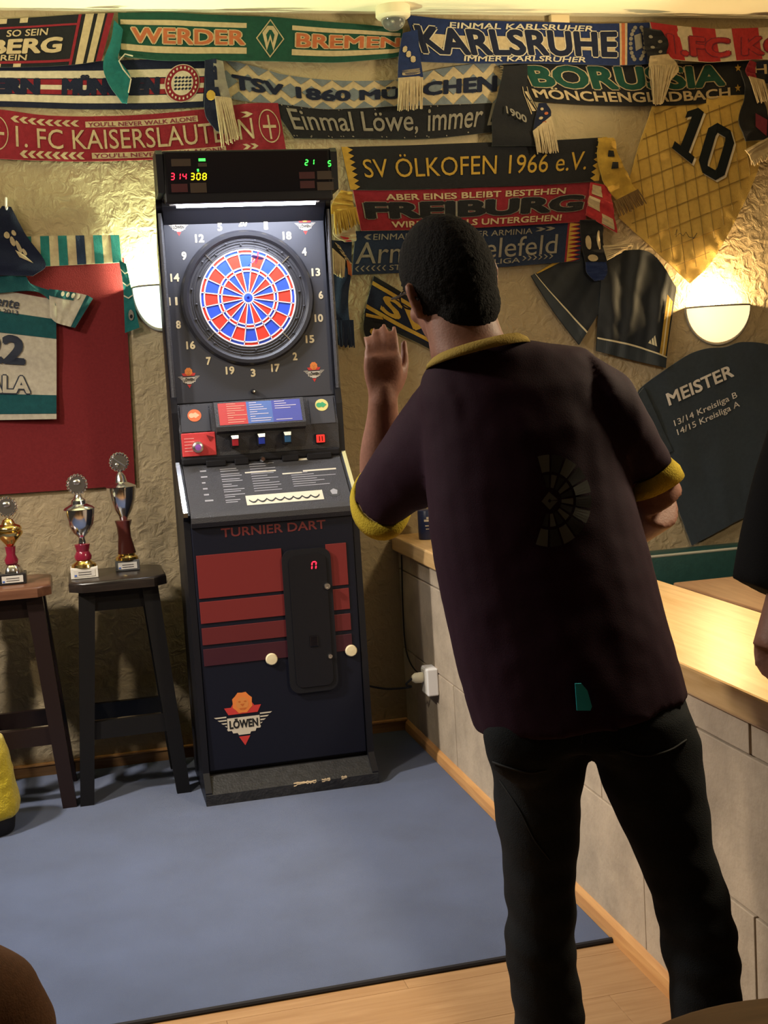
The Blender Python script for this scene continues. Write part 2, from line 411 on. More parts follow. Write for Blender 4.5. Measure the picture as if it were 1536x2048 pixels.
# header
mb = MB().box(-.285, .285, -.558, -.535, 2.040, 2.212, bev=.006).box(-.285, .285, -.54, -.40, 2.066, 2.212); hd = mb.build('header', M_BLACK, DM)
mb = MB().box(-.272, .272, -.5605, -.556, 2.072, 2.205); mb.build('display_glass', M_GLOSS, hd)
M_LEDR = mat('led_red', (.1, .0, .01), .5, emit=(1, .02, .05), es=2.6)
M_LEDY = mat('led_yellow', (.1, .1, 0), .5, emit=(1, .75, .01), es=2.4)
M_LEDG = mat('led_green', (0, .1, 0), .5, emit=(.04, 1, .06), es=4)
M_LCD = mat('unlit_display', (.045, .03, .022), .4); M_LCDR = mat('unlit_display_red', (.05, .012, .015), .4)
SEG = {'0': 'abcdef', '1': 'bc', '2': 'abged', '3': 'abgcd', '4': 'fgbc', '5': 'afgcd', '7': 'abc', '8': 'abcdefg', 'n': 'abcef'}
def digit(ch, cx, cz, y, h, m, parent):
    wd = h*.55; t = h*.085; mb = MB(); sl = .1
    def bar(x0, z0, x1, z1):
        d = Vector((x1-x0, 0, z1-z0)).normalized(); n = Vector((-d.z, 0, d.x))*t; a = Vector((x0+z0*sl, y, z0)); b = Vector((x1+z1*sl, y, z1))
        o = Vector((cx, 0, cz)); d = d*t
        mb.prism([o+a, o+a+d+n, o+b-d+n, o+b, o+b-d-n, o+a+d-n], (0, -.001, 0), (0, .0005, 0))
    X, Z = wd/2, h/2; g = t*.35
    seg = {'a': (-X+g, Z, X-g, Z), 'b': (X, Z-g, X, g), 'c': (X, -g, X, -Z+g), 'd': (-X+g, -Z, X-g, -Z), 'e': (-X, -g, -X, -Z+g), 'f': (-X, Z-g, -X, g), 'g': (-X+g, 0, X-g, 0)}
    for k in SEG[ch]: bar(*seg[k])
    return mb.build('digit', m, parent)
def hx(px, py): return at(px, py, 'y', -.562)
for ch, px, py, m in (('3', 345, 353, M_LEDR), ('1', 357, 353, M_LEDR), ('4', 369, 353, M_LEDR), ('3', 385, 353, M_LEDY), ('0', 397, 353, M_LEDY), ('8', 409, 353, M_LEDY), ('2', 613, 325, M_LEDG), ('1', 625, 324, M_LEDG), ('5', 659, 327, M_LEDG)):
    p = hx(px, py); digit(ch, p.x, p.z, -.562, .020 if m != M_LEDG else .017, m, hd)
for px0, px1, py0, py1, m in ((397, 411, 317, 322, M_LEDG), (394, 398, 338, 343, M_LEDG), (342, 382, 318, 332, M_LCD), (396, 414, 326, 333, M_LCD), (342, 376, 368, 384, M_LCDR), (380, 414, 366, 385, M_LCD), (598, 630, 344, 357, M_LCDR), (634, 668, 342, 358, M_LCD), (600, 630, 362, 376, M_LCDR), (634, 668, 364, 380, M_LCD)):
    a, b = hx(px0, py0), hx(px1, py1)
    MB().box(a.x, b.x, -.5615, -.5602, b.z, a.z).build('display_field', m, hd)
# lamp under the header (a real tube behind the lip)
mb = MB().box(-.26, .26, -.548, -.400, 2.052, 2.0625, bev=.002); mb.build('lamp_housing', M_WHITE, hd)
M_TUBE = mat('lamp_tube', (1, 1, 1), .4, emit=(.86, .90, 1), es=22)
mb = MB().tube([(-.24, -.46, 2.047), (.24, -.46, 2.047)], .008, 10); mb.build('lamp_tube', M_TUBE, hd, True)
ll = bpy.data.lights.new('board_lamp', 'AREA'); ll.shape = 'RECTANGLE'; ll.size = .46; ll.size_y = .03; ll.energy = 6.2; ll.color = (.84, .88, 1.0)
lo = bpy.data.objects.new('board_lamp', ll); C.objects.link(lo); lo.location = (0, -.515, 2.040)
lo.rotation_euler = Vector((0, .12, -1)).to_track_quat('-Z', 'Y').to_euler()
# board panel: slightly framed
PY = -.372
mb = MB()
mb.box(-.284, .284, PY, -.34, 1.375, 2.035, bev=.003); bp_ = mb.build('board_panel', M_PANEL, DM)
mb = MB()
mb.prism([(-.284, -d, z) for d, z in [(.372, 2.035), (.40, 2.062), (.34, 2.062)]], (0, 0, 0), (.568, 0, 0)); mb.build('top_fillet', M_PANEL, DM)
for sx in (-1, 1):
    mb = MB().tube([(sx*.293, -.402, 2.03), (sx*.293, -.402, 1.40)], .009, 8)
    lab(mb.build('edge_trim', M_DECK, DM, True), 'rounded grey edge strip beside the board')
BC = Vector((-.006, PY, 1.733))
# outer ring frame and catch ring
mb = MB().lathe([(.208, 0), (.208, .016), (.216, .024), (.228, .024), (.236, .012), (.236, 0)], BC, 72, 'y', closed=True); mb.build('board_rim', M_RING, DM, True)
catch = MB().lathe([(.168, .006), (.172, .014), (.190, .010), (.209, .014), (.209, 0), (.168, 0)], BC, 72, 'y', closed=True).build('catch_ring', M_CATCH, DM, True)
for r_ in (.180, .190, .199):
    mb = MB().tube([BC+Vector((r_*math.cos(2*PI*k/72), -.0125, r_*math.sin(2*PI*k/72))) for k in range(72)], .0016, 5, closed=True); mb.build('groove_ridge', M_CATCH, catch, True)
for k in range(24):
    a = 2*PI*(k+.3)/24; r_ = (.184, .200)[k % 2]
    MB().lathe([(.0, .012), (.0035, .010), (.004, 0)][::-1], BC+Vector((r_*math.cos(a), -.008, r_*math.sin(a))), 8, 'y').build('peg', M_CATCH, catch, True)
for a in (PI/4, 3*PI/4, 5*PI/4, 7*PI/4):
    a -= .05
    d = Vector((math.cos(a), 0, math.sin(a))); n = Vector((-d.z, 0, d.x))
    p = BC+Vector((0, -.014, 0))
    lab(MB().prism([p+d*.172+n*.0018, p+d*.211+n*.0018, p+d*.211-n*.0018, p+d*.172-n*.0018], (0, -.0015, 0), (0, .002, 0)).build('seam_bar', M_STEEL, catch), 'light seam in the black catch ring')
# playing board
RB = .168
board = MB().lathe([(0, .004), (RB, .004), (RB, 0)][::-1], BC, 72, 'y').build('dartboard', M_RING, DM, True)
def sector(r0, r1, a0, a1, m, name, n=4, h=.010):
    g = .0016
    vs = []
    for k in range(n+1):
        t = k/n
        for r_ in (r0+g, r1-g):
            da = g/r_; a = (a0+da)+(a1-a0-2*da)*t
            vs.append(BC+Vector((r_*math.cos(a), -h, r_*math.sin(a))))
    top = len(vs); vs += [v+Vector((0, .005, 0)) for v in vs]
    fs = [(2*k, 2*k+1, 2*k+3, 2*k+2) for k in range(n)]
    lo_ = [2*k for k in range(n+1)]+[2*k+1 for k in range(n, -1, -1)]
    fs += [(lo_[i], lo_[(i+1) % len(lo_)], lo_[(i+1) % len(lo_)]+top, lo_[i]+top) for i in range(len(lo_))]
    return MB().add(vs, fs).build(name, m, board)
M_REDD = mat('segment_red_dark', (.45, .05, .05), .5); M_BLUED = mat('segment_blue_dark', (.10, .10, .30), .5)
for k in range(20):
    a0 = PI/2-PI/20-k*PI/10; a1 = a0+PI/10
    m = M_BLUE if k % 2 == 0 else M_RED; m2 = M_RED if k % 2 == 0 else M_BLUE
    sector(.018, .094, a0, a1, m, 'segment'); sector(.105, .155, a0, a1, m, 'segment')
    sector(.094, .105, a0, a1, m2, 'segment', h=.0095); sector(.155, RB, a0, a1, m2, 'segment', h=.0095)
MB().lathe([(0, .009), (.0045, .009), (.005, .013), (.012, .013), (.0175, .011), (.0175, .004)][::-1], BC, 24, 'y').build('bullseye', M_BLUE, board, True)
mb = MB()
for r_, wd in ((.018, .0022), (.0935, .0024), (.1055, .0024), (.1545, .0024), (RB, .0024)):
    mb.lathe([(r_-wd, .0095), (r_-wd, .0125), (r_+wd, .0125), (r_+wd, .0095)], BC, 64, 'y', closed=True)
for k in range(20):
    a = PI/2-PI/20-k*PI/10; d = Vector((math.cos(a), 0, math.sin(a))); n = Vector((-d.z, 0, d.x))*.0016; p = BC+Vector((0, -.0125, 0))
    mb.prism([p+d*.019+n, p+d*RB+n, p+d*RB-n, p+d*.019-n], (0, 0, 0), (0, .004, 0))
lab(mb.build('spider', M_SPID, board), 'white wire grid between the red and blue segments')
# numbers
for k, nm in enumerate((20, 1, 18, 4, 13, 6, 10, 15, 2, 17, 3, 19, 7, 16, 8, 11, 14, 9, 12, 5)):
    a = PI/2-k*PI/10; R_ = .263
    x = BC.x+R_*math.cos(a); z = BC.z+R_*math.sin(a)*1.0
    mb = MB(); hh = .0255; ww = hh*.56*len(str(nm)) if nm not in (1, ) else .008
    put_text(mb, str(nm), lambda s, t: Vector((x-ww/2+ww*s, PY-.0012, z-hh/2+hh*t)), .04)
    mb.build('numeral', M_CREAM, DM)
# maker's emblem: orange round head above a red bar, white wings, black letters, red tip
M_ORANGE = mat('emblem_orange', (.70, .20, .04), .6); M_EMR = mat('emblem_red', (.50, .035, .03), .6); M_EMW = mat('emblem_white', (.56, .50, .40), .6); M_EMB = mat('emblem_black', (.01, .01, .01), .6)
M_ORD = mat('emblem_orange_dark', (.50, .12, .02), .6)
def emblem(cx, cz, y, s, parent, n_=None):
    mb = MB()
    def q(pts, mi, l): mb.add([Vector((cx+px*s, y-l, cz+pz*s)) for px, pz in pts], [list(range(len(pts)))], mi)
    q([(-.66, .50), (.66, .50), (.52, .24), (-.52, .24)], 1, .0006)
    q([(-.42, .50), (-.26, .74), (.26, .74), (.42, .50)], 1, .0007)
    q([(.34*math.cos(2*PI*k/16)*(1+.12*(k % 2)), .64+.36*math.sin(2*PI*k/16)*(1+.12*(k % 2))) for k in range(16)], 0, .0010)
    q([(.22*math.cos(2*PI*k/12), .60+.24*math.sin(2*PI*k/12)) for k in range(12)], 5, .0013)
    for ex in (-.1, .1): q([(ex+.05*math.cos(2*PI*k/8), .68+.03*math.sin(2*PI*k/8)) for k in range(8)], 4, .0017)
    q([(-.08, .60), (.08, .60), (.0, .50)], 4, .0017); q([(-.13, .45), (.13, .45), (.08, .39), (-.08, .39)], 4, .0017)
    for i in range(5):
        z0 = .20-i*.115; wd = 1.04-i*.12
        for sx in (-1, 1): q([(sx*wd, z0), (sx*.60, z0), (sx*.60, z0-.05), (sx*(wd-.07), z0-.05)], 2, .0006)
    q([(-.58, .12), (.58, .12), (.58, -.34), (.44, -.34), (.40, -.44), (.24, -.44), (.2, -.52), (-.2, -.52), (-.24, -.44), (-.40, -.44), (-.44, -.34), (-.58, -.34)], 2, .0008)
    q([(-.20, -.58), (.20, -.58), (0, -.92)], 1, .0006)
    put_text(mb, 'LÖWEN', lambda a, b: Vector((cx+(-.50+a)*s, y-.0014, cz+(-.26+.34*b)*s)), .045, mi=3)
    return mb.build('emblem', [M_ORANGE, M_EMR, M_EMW, M_EMB, M_ORD, mat('emblem_amber', (.62, .22, .05), .6)], parent)
for px, py in ((357, 452), (610, 450), (378, 757), (628, 745)):
    p = at(px, py, 'y', PY); emblem(p.x, p.z, PY, .037, DM)
# small key peg under the board
p = at(506, 783, 'y', PY)
MB().lathe([(0, .02), (.006, .02), (.008, .012), (.0085, 0)][::-1], (p.x, PY, p.z), 12, 'y').build('lock_peg', M_BLACK, DM, True)
MB().lathe([(0, .003), (.0045, .002), (.0045, 0)][::-1], (p.x, PY-.019, p.z), 12, 'y').build('lock_cap', M_STEEL, DM, True)

# control panel between board and deck
mb = MB()
cp = [(.355, 1.375), (.376, 1.372), (.405, 1.275), (.405, 1.165), (.355, 1.15)]
mb.prism([(-.284, -d, z) for d, z in cp], (0, 0, 0), (.568, 0, 0)); ctl = mb.build('control_panel', M_DECK, DM)
def onctl(s, t, l=0):   # s: x, t: 0 top .. 1 bottom of the sloping face
    a = Vector((s, -.376, 1.372)); b = Vector((s, -.405, 1.275)); n = Vector((0, -.958, .286))
    return a.lerp(b, t)+n*l
def ctlbox(x0, x1, t0, t1, l0, l1, name, m, parent=None):
    vs = [onctl(x, t, l) for x in (x0, x1) for t in (t0, t1) for l in (l0, l1)]
    return MB().add(vs, [(0, 1, 3, 2), (4, 6, 7, 5), (0, 4, 5, 1), (2, 3, 7, 6), (0, 2, 6, 4), (1, 5, 7, 3)]).build(name, m, parent or ctl)
# side button plates
ctlbox(-.275, -.175, .06, 1.0, 0, .004, 'button_plate', M_PANEL); ctlbox(.185, .275, .03, 1.0, 0, .004, 'button_plate', M_PANEL)
M_DISC1 = mat('orange_disc', (.75, .16, .06), .5); M_DISC1b = mat('salmon_disc', (.85, .45, .28), .5); M_DISC2 = mat('yellow_disc', (.72, .62, .22), .5); M_DISC2b = mat('green_disc', (.06, .36, .16), .5)
for cx, t, m1, m2, nm in ((-.226, .42, M_DISC1, M_DISC1b, 'orange dart disc'), (.231, .33, M_DISC2, M_DISC2b, 'yellow and green dart disc')):
    mb = MB(); mb.add([onctl(cx+.024*math.cos(2*PI*k/24), t+.22*math.sin(2*PI*k/24), .0052) for k in range(24)], [list(range(24))], 0)
    mb.add([onctl(cx+dx, t+dt, .0058) for dx, dt in ((-.015, -.02), (.004, -.11), (.018, 0), (.004, .10))], [[0, 1, 2, 3]], 1)
    mb.add([onctl(cx+.010*math.cos(2*PI*k/12)-.010, t+.09*math.sin(2*PI*k/12), .0060) for k in range(12)], [list(range(12))], 1)
    lab(mb.build('dart_disc', [m1, m2], ctl), nm)
# coin knob on a red plate, red arrow
M_RP = mat('red_plate', (.62, .055, .06), .5, bump=.05, scale=200)
mb = MB().box(-.279, -.160, -.413, -.400, 1.190, 1.272, bev=.003); rp = mb.build('red_plate', M_RP, ctl)
kx = at(395, 894, 'y', -.415)
MB().lathe([(0, .030), (.012, .030), (.019, .026), (.021, .018), (.021, 0)][::-1], (kx.x, -.412, kx.z), 24, 'y').build('knob', M_STEEL, ctl, True)
MB().lathe([(0, .003), (.011, .002), (.011, 0)][::-1], (kx.x, -.442, kx.z), 20, 'y').build('knob_cap', mat('violet_cap', (.30, .10, .45), .35), ctl, True)
a = at(420, 875, 'y', -.416)
MB().prism([(a.x-.012, -.416, a.z+.010), (a.x+.012, -.416, a.z+.002), (a.x-.002, -.416, a.z-.012)], (0, 0, 0), (0, .006, 0)).build('arrow', mat('arrow_red', (.20, .015, .02), .5), ctl)
for i in range(5):
    MB().box(-.27, -.235, -.4136, -.4126, 1.252-i*.011, 1.2545-i*.011).build('small_print', mat('pink_print', (.8, .35, .33), .6), rp)
# centre console with a printed card and three buttons
mb = MB()
cc = [(.376, 1.374), (.410, 1.374), (.450, 1.288), (.448, 1.272), (.420, 1.262), (.405, 1.20), (.37, 1.2)]
mb.prism([(-.158, -d, z) for d, z in cc], (0, 0, 0), (.318, 0, 0)); con = mb.build('console', M_DECK, ctl)
def oncon(s, t, l=0):
    a = Vector((s, -.410, 1.374)); b = Vector((s, -.450, 1.288)); n = Vector((0, -.907, .422)).normalized(); return a.lerp(b, t)+n*l
def card(x0, x1, t0, t1, l, m, name, parent):
    return MB().add([oncon(x0, t0, l), oncon(x1, t0, l), oncon(x1, t1, l), oncon(x0, t1, l)], [(0, 1, 2, 3)]).build(name, m, parent)
M_CR = mat('card_red', (.50, .07, .07), .35); M_CB = mat('card_blue', (.10, .17, .42), .35); M_CV = mat('card_indigo', (.085, .10, .36), .35); M_CT = mat('card_print', (.55, .50, .62), .5); M_CT2 = mat('card_print_salmon', (.75, .30, .22), .5)
card(-.145, -.045, .06, .94, .001, M_CR, 'card_field', con); card(-.045, .045, .06, .94, .001, M_CB, 'card_field', con); card(.045, .148, .06, .94, .001, M_CV, 'card_field', con)
mb = MB()
random.seed(3)
for i in range(9):
    ln = random.choice((.01, .02, .03, .05))
    for xx, m_i in ((-.115, 1), (-.035, 0), (.055, 0)):
        l2 = ln*random.uniform(.6, 1.3)
        if m_i == 0 and xx > 0 and i > 3 and i != 8: continue
        mb.add([oncon(xx, .10+i*.092, .0018), oncon(xx+l2+.012, .10+i*.092, .0018), oncon(xx+l2+.012, .128+i*.092, .0018), oncon(xx, .128+i*.092, .0018)], [(0, 1, 2, 3)], m_i)
mb.build('small_print', [M_CT, M_CT2], con)
for px, m, nm in ((469, mat('button_red', (.32, .02, .03), .3), 'dark red push button'), (522, mat('button_blue', (.02, .04, .32), .3), 'blue push button'), (574, mat('button_teal', (.03, .10, .22), .3), 'slate blue push button')):
    c = at(px, 885, 'y', -.43)
    MB().box(c.x-.014, c.x+.014, -.452, -.40, 1.212, 1.256, bev=.002).build('button_frame', M_BLACK, con)
    MB().prism([(c.x-.0135, -.452, 1.256), (c.x+.0135, -.452, 1.256), (c.x+.011, -.462, 1.244), (c.x-.011, -.462, 1.244)], (0, 0, 0), (0, .006, -.002)).build('button_lip', M_CHROME, con)
    lab(MB().box(c.x-.011, c.x+.011, -.459, -.445, 1.219, 1.243, bev=.002).build('button', m, con), nm)
c = at(641, 877, 'y', -.42)
MB().box(c.x-.018, c.x+.018, -.420, -.38, c.z-.017, c.z+.017, bev=.002).build('button_frame', M_BLACK, ctl)
M_LITR = mat('lit_red_button', (.6, .02, .02), .3, emit=(1, .05, .03), es=.7)
rb = lab(MB().box(c.x-.015, c.x+.015, -.427, -.405, c.z-.014, c.z+.014, bev=.002).build('button', M_LITR, ctl), 'glowing red square button')
for dx in (-.005, .005): MB().box(c.x+dx-.002, c.x+dx+.002, -.4278, -.4265, c.z-.009, c.z+.009).build('mark', mat('button_mark', (.15, .0, .0), .5), ctl)
# dark lip with notches below the control panel
mb = MB().box(-.284, .284, -.418, -.36, 1.160, 1.186, bev=.006)
for x0, x1 in ((-.20, -.13), (-.10, -.05), (.07, .13), (.16, .25)): mb.box(x0, x1, -.424, -.39, 1.150, 1.172, bev=.003)
mb.build('lower_lip', M_BLACKM, DM)

# sloping deck with printed instructions
DA, DB = Vector((0, -.402, 1.165)), Vector((0, -.578, 1.006)); DN = Vector((0, -(1.165-1.006), (.578-.402))); DN = Vector((0, -.67, .742))
def onde(x, t, l=0): return Vector((x, 0, 0))+DA.lerp(DB, t)+DN*l
mb = MB()
pf = [(.36, 1.165), (.402, 1.165), (.578, 1.006), (.590, .990), (.590, .972), (.575, .955), (.40, .955)]
mb.prism([(-.281, -d, z) for d, z in pf], (0, 0, 0), (.562, 0, 0)); deck = mb.build('deck', M_DECK, DM)
for sx in (-1, 1):
    mb = MB().prism([(sx*.298, -.395, 1.176), (sx*.298, -.584, 1.010), (sx*.298, -.588, .995), (sx*.298, -.575, .998), (sx*.298, -.395, 1.160)], (-.007, 0, 0), (.007, 0, 0)); lab(mb.build('edge_trim', M_CHROME, DM), 'bright chrome strip along the sloping deck')
M_PR = mat('faded_grey_print', (.30, .30, .33), .6); M_PRW = mat('pale_print', (.62, .58, .46), .6)
mb = MB()
def dq(x0, x1, t0, t1, mi, l=.0008): mb.add([onde(x0, t0, l), onde(x1, t0, l), onde(x1, t1, l), onde(x0, t1, l)], [(0, 1, 2, 3)], mi)
random.seed(5)
for i in range(7):
    for j in range(2):
        dq(-.155, -.155+random.uniform(.03, .075), .16+i*.105+j*.04, .175+i*.105+j*.04, 0)
for i in range(6): dq(-.225, -.225+random.uniform(.012, .03), .16+i*.12, .19+i*.12, 0)
for i in range(12):
    dq(-.05, -.05+random.uniform(.05, .10), .10+i*.05, .113+i*.05, 0)
    if i > 4: dq(.09, .09+random.uniform(.06, .16), .12+i*.045, .133+i*.045, 0)
dq(.11, .245, .06, .10, 1); dq(-.07, .04, .26, .285, 1); dq(.06, .13, .34, .365, 1); dq(.135, .255, .31, .34, 1)
stuff(mb.build('instruction_print', [M_PR, M_PRW], deck))
# glossy insert with a wavy pattern, and a round badge
mb = MB(); mb.add([onde(-.085, .74, .0012), onde(.185, .74, .0012), onde(.185, .93, .0012), onde(-.085, .93, .0012)], [(0, 1, 2, 3)], 0)
for i in range(8):
    x = -.06+i*.031
    vs = []
    for k in range(9): vs += [onde(x-.0155+.031*k/8, .80+.05*abs(math.sin(PI*k/8))+.015, .002), onde(x-.0155+.031*k/8, .80+.05*abs(math.sin(PI*k/8))+.045, .002)]
    mb.add(vs, [(2*k, 2*k+2, 2*k+3, 2*k+1) for k in range(8)], 1)
lab(mb.build('wavy_strip', [M_PRW, M_EMB], deck), 'pale glossy strip printed with a dark wavy line')
mb = MB().add([onde(.226+.022*math.cos(2*PI*k/20), .80+.095*math.sin(2*PI*k/20), .0012) for k in range(20)], [list(range(20))], 0)
mb.add([onde(.226+.022*c_, .80+.095*s_, .002) for c_, s_ in ((-.6, -.3), (.0, -.7), (.6, -.3), (.4, .5), (-.4, .5))], [[0, 1, 2, 3, 4]], 1)
mb.build('badge', [mat('badge_grey', (.035, .035, .04), .4), M_PR], deck)
MB().lathe([(0, .016), (.007, .016), (.010, .008), (.012, 0)][::-1], (at(527, 935, 'y', -.43).x, -.42, 1.165), 14, 'y').build('lock', M_CHROME, DM, True)

# lower door
FY = -.565
mb = MB().box(-.282, .282, FY, -.52, .10, .957, bev=.004); door = mb.build('door', mat('door_navy', (.005, .006, .014), .5, bump=.04, scale=300, spec=.25), DM)
mb = MB(); 
a, b = at(443, 1072, 'y', FY), at(650, 1040, 'y', FY)
put_text(mb, 'TURNIER DART', lambda s, t: Vector((a.x+(b.x-a.x)*s, FY-.001, .915+.030*t)), .02)
lab(mb.build('lettering', mat('maroon_print', (.13, .02, .02), .5), door), 'dark red lettering on the door')
def barz(py, px=480): return at(px, py, 'y', FY).z
bars = [(1104, 1190, (.17, .018, .018)), (1197, 1240, (.16, .018, .018)), (1249, 1283, (.11, .014, .016)), (1291, 1325, (.045, .008, .015))]
for i, (p0, p1, col) in enumerate(bars):
    z1, z0 = barz(p0), barz(p1); m = mat('door_red_%d' % i, col, .45)
    for x0, x1 in ((-.272, .022), (.178, .252)):
        MB().box(x0, x1, FY-.0035, FY+.002, z0, z1, bev=.001).build('red_panel', m, door)
# coin door
def rrect(x0, x1, z0, z1, r, n=5):
    out = []
    for cx, cz, a0 in ((x1-r, z1-r, 0), (x0+r, z1-r, PI/2), (x0+r, z0+r, PI), (x1-r, z0+r, 1.5*PI)):
        for k in range(n+1): out.append((cx+r*math.cos(a0+PI/2*k/n), cz+r*math.sin(a0+PI/2*k/n)))
    return out
c0, c1 = .020, .192; cz1, cz0 = barz(1098, 600), barz(1385, 600)
coin = MB().prism([(x, FY, z) for x, z in rrect(c0, c1, cz0, cz1, .035)], (0, -.014, 0), (0, .002, 0)).build('coin_door', M_BLACKM, door)
MB().prism([(x, FY, z) for x, z in rrect(c0+.022, c1-.018, cz0+.02, cz1-.02, .025)], (0, -.018, 0), (0, -.012, 0)).build('coin_panel', M_BLACK, door)
p = at(628, 1131, 'y', FY-.02); digit('n', p.x, p.z, FY-.0195, .026, M_LEDR, door)
for px, py, r_, m in ((654, 1172, .011, M_STEEL), (660, 1312, .008, M_STEEL), (543, 1318, .021, M_CREAM), (702, 1301, .021, M_CREAM)):
    dep = .018 if r_ < .015 else .004
    p = at(px, py, 'y', FY-dep)
    o = MB().lathe([(0, .006), (r_*.35, .006), (r_*.4, .009), (r_*.9, .009), (r_, .006), (r_, 0)][::-1] if r_ < .015 else [(0, .010), (r_*.85, .009), (r_, .005), (r_, 0)][::-1], (p.x, FY-dep, p.z), 24, 'y').build('lock' if r_ < .015 else 'round_cap', m, door, True)
MB().box(.098, .128, FY-.022, FY-.017, .505, .545, bev=.003).build('coin_slot', M_GLOSS, door)
p = at(487, 1440, 'y', FY); emblem(p.x, p.z, FY-.0005, .098, door)
# foot
mb = MB()
ft = [(.50, 0), (.63, 0), (.632, .038), (.565, .085), (.50, .085)]
mb.prism([(-.304, -d, z) for d, z in ft], (0, 0, 0), (.608, 0, 0)); foot = mb.build('foot_plate', mat('worn_grey_black', (.022, .022, .024), .5, bump=.3, scale=120, var=.3), DM)
mb = MB()
for i, (x, l_, h_) in enumerate(((.0, .05, .010), (.045, .035, .007), (.10, .03, .006), (.17, .02, .008))):
    n = 7; up = [(x+l_*k/n, .0375-random.uniform(-.3, 1)*h_*.6) for k in range(n+1)]
    mb.add([Vector((px, -.6325, pz-.002)) for px, pz in up]+[Vector((px, -.630, .0415+random.uniform(0, .004))) for px, pz in up[::-1]], [list(range(2*n+2))])
stuff(lab(mb.build('chipped_edge', mat('bare_chipboard', (.55, .42, .26), .8), foot), 'bare chipped patches on the front edge'))

# the dart stuck in the board
d0 = at(497, 531, 'y', PY-.012)
DT = thing('dart', 'dart with a red and blue flight stuck high in the board', 'dart', d0)
ax = Vector((.12, -.98, .12)).normalized()
mb = MB().tube([d0+ax*0, d0+ax*.03], .0012, 8); mb.build('point', M_BLACK, DT, True)
mb = MB().tube([d0+ax*.028, d0+ax*.034, d0+ax*.07, d0+ax*.078], [.002, .0035, .0035, .0022], 10); mb.build('barrel', M_CHROME, DT, True)
mb = MB().tube([d0+ax*.078, d0+ax*.105], .002, 8); mb.build('shaft', M_WHITE, DT, True)
s1 = ax.orthogonal().normalized(); s2 = ax.cross(s1)
for k in range(4):
    dd = (s1*math.cos(k*PI/2+.5)+s2*math.sin(k*PI/2+.5)); b0 = d0+ax*.10
    nn = ax.cross(dd)*.0006
    MB().prism([b0, b0+ax*.012+dd*.021, b0+ax*.032+dd*.021, b0+ax*.038+dd*.002], nn, -nn).build('flight', mat('flight_red', (.7, .03, .05), .5) if k % 2 == 0 else mat('flight_blue', (.05, .12, .6), .5), DT)


# ================================================================== SCARVES ON THE WALL
K_ = dict(navy=(.008, .011, .030), black=(.010, .010, .013), green=(.008, .050, .034), teal=(.010, .105, .105), cream=(.40, .31, .19), white=(.48, .42, .32), red=(.185, .012, .022), brightred=(.34, .024, .030),
          orange=(.36, .10, .04), greyblue=(.13, .15, .175), royal=(.011, .021, .080), dkgreen=(.008, .050, .036), gold=(.36, .22, .035), maroon=(.16, .02, .04), grey=(.20, .18, .15), blue=(.012, .020, .050), brown=(.14, .08, .03))
CL = {k: cloth(k, v) for k, v in K_.items()}
def scarf(label, ea, eb, off, color, wave=.005, freq=5, seed=0, tilt=.005, nu=70, nv=10, group=None, cat='scarf', name='scarf', thick=.005, **k):
    P = Patch(ea, eb, off, wave, freq, seed, tilt, thick, **k)
    o = P.mesh(MB(), nu, nv).build(name, CL[color] if isinstance(color, str) else color, smooth=True)
    if label: tag(o, label, cat, group)
    return o, P
def child_patch(parent, name, ea, eb, off, color, nu=16, nv=20, label=None, **k):
    P = Patch(ea, eb, off, **k); o = P.mesh(MB(), nu, nv).build(name, CL[color] if isinstance(color, str) else color, parent, True)
    if label: lab(o, label)
    return o, P
JOIN = ('emblem', 'patch_print', 'zigzag_end', 'sleeve_print', 'signature')
def pr(parent, name, colors, fn, label=None):
    """flat print on a cloth: every band, word, arrow or check is a piece of its own; emblems stay one print"""
    mb = MB(); fn(mb); ms = [CL[c] if isinstance(c, str) else c for c in colors]
    if name in ('dot_pattern', 'lattice_print', 'patch_print') or len(mb.ch) < 2 or name in JOIN:
        o = mb.build(name, ms, parent, fix=False)
        if label: lab(o, label)
        if name in ('dot_pattern', 'lattice_print', 'patch_print'): stuff(o)
        return o
    mb.mark(); o = None
    for (v0, f0), (v1, f1) in zip(mb.ch, mb.ch[1:]):
        if f1 <= f0: continue
        q = MB(); mi = mb.m[f0]; q.v = mb.v[v0:v1]; q.f = [[i-v0 for i in f] for f in mb.f[f0:f1]]; q.m = [0]*len(q.f)
        o = q.build(name, ms[mi], parent, fix=False)
    return o
def fringe(parent, a, b, n, color, off=.03, rad=.0028, jit=.005, name='fringe'):
    mb = MB(); strands(mb, wl(*a, off=off), wl(*b, off=off+.004), n, rad, jit)
    return stuff(mb.build(name, CL[color], parent, True))
def lin(x0, x1): return lambda p: (p-x0)/(x1-x0)

# black club scarf top left, red frame, cream letters
o, P = scarf('black scarf with red frame and cream letters ERG, at the top left corner', [(-240, 42), (-60, 41), (60, 35), (150, 29), (228, 26)], [(-240, 140), (-60, 136), (60, 134), (150, 130), (203, 122)], .026, 'black', seed=1)
U = lin(-240, 222)
def f(mb):
    for a, b, c0, c1, mi in ((150, 156, .0, 1, 1), (-240, 156, .17, .21, 1), (-240, 156, .88, .93, 1), (164, 181, 0, 1, 0), (189, 204, 0, 1, 0), (209, 222, 0, 1, 1)): P.rect(mb, U(a), U(b), c0, c1, mi=mi)
    for x in range(-220, 60, 42): P.rect(mb, U(x), U(x+16), .0, .10, mi=0); P.rect(mb, U(x), U(x+16), .93, 1.0, mi=0)
pr(o, 'stripe', ['cream', 'red'], f)
def f(mb):
    P.text(mb, 'SO SEIN', U(9), U(93), .24, .38, .02)
    P.text(mb, 'NÜRNBERG', U(-205), U(128), .36, .74, .045)
    P.text(mb, 'VEREIN', U(-28), U(58), .75, .87, .02)
pr(o, 'lettering', ['cream'], f)

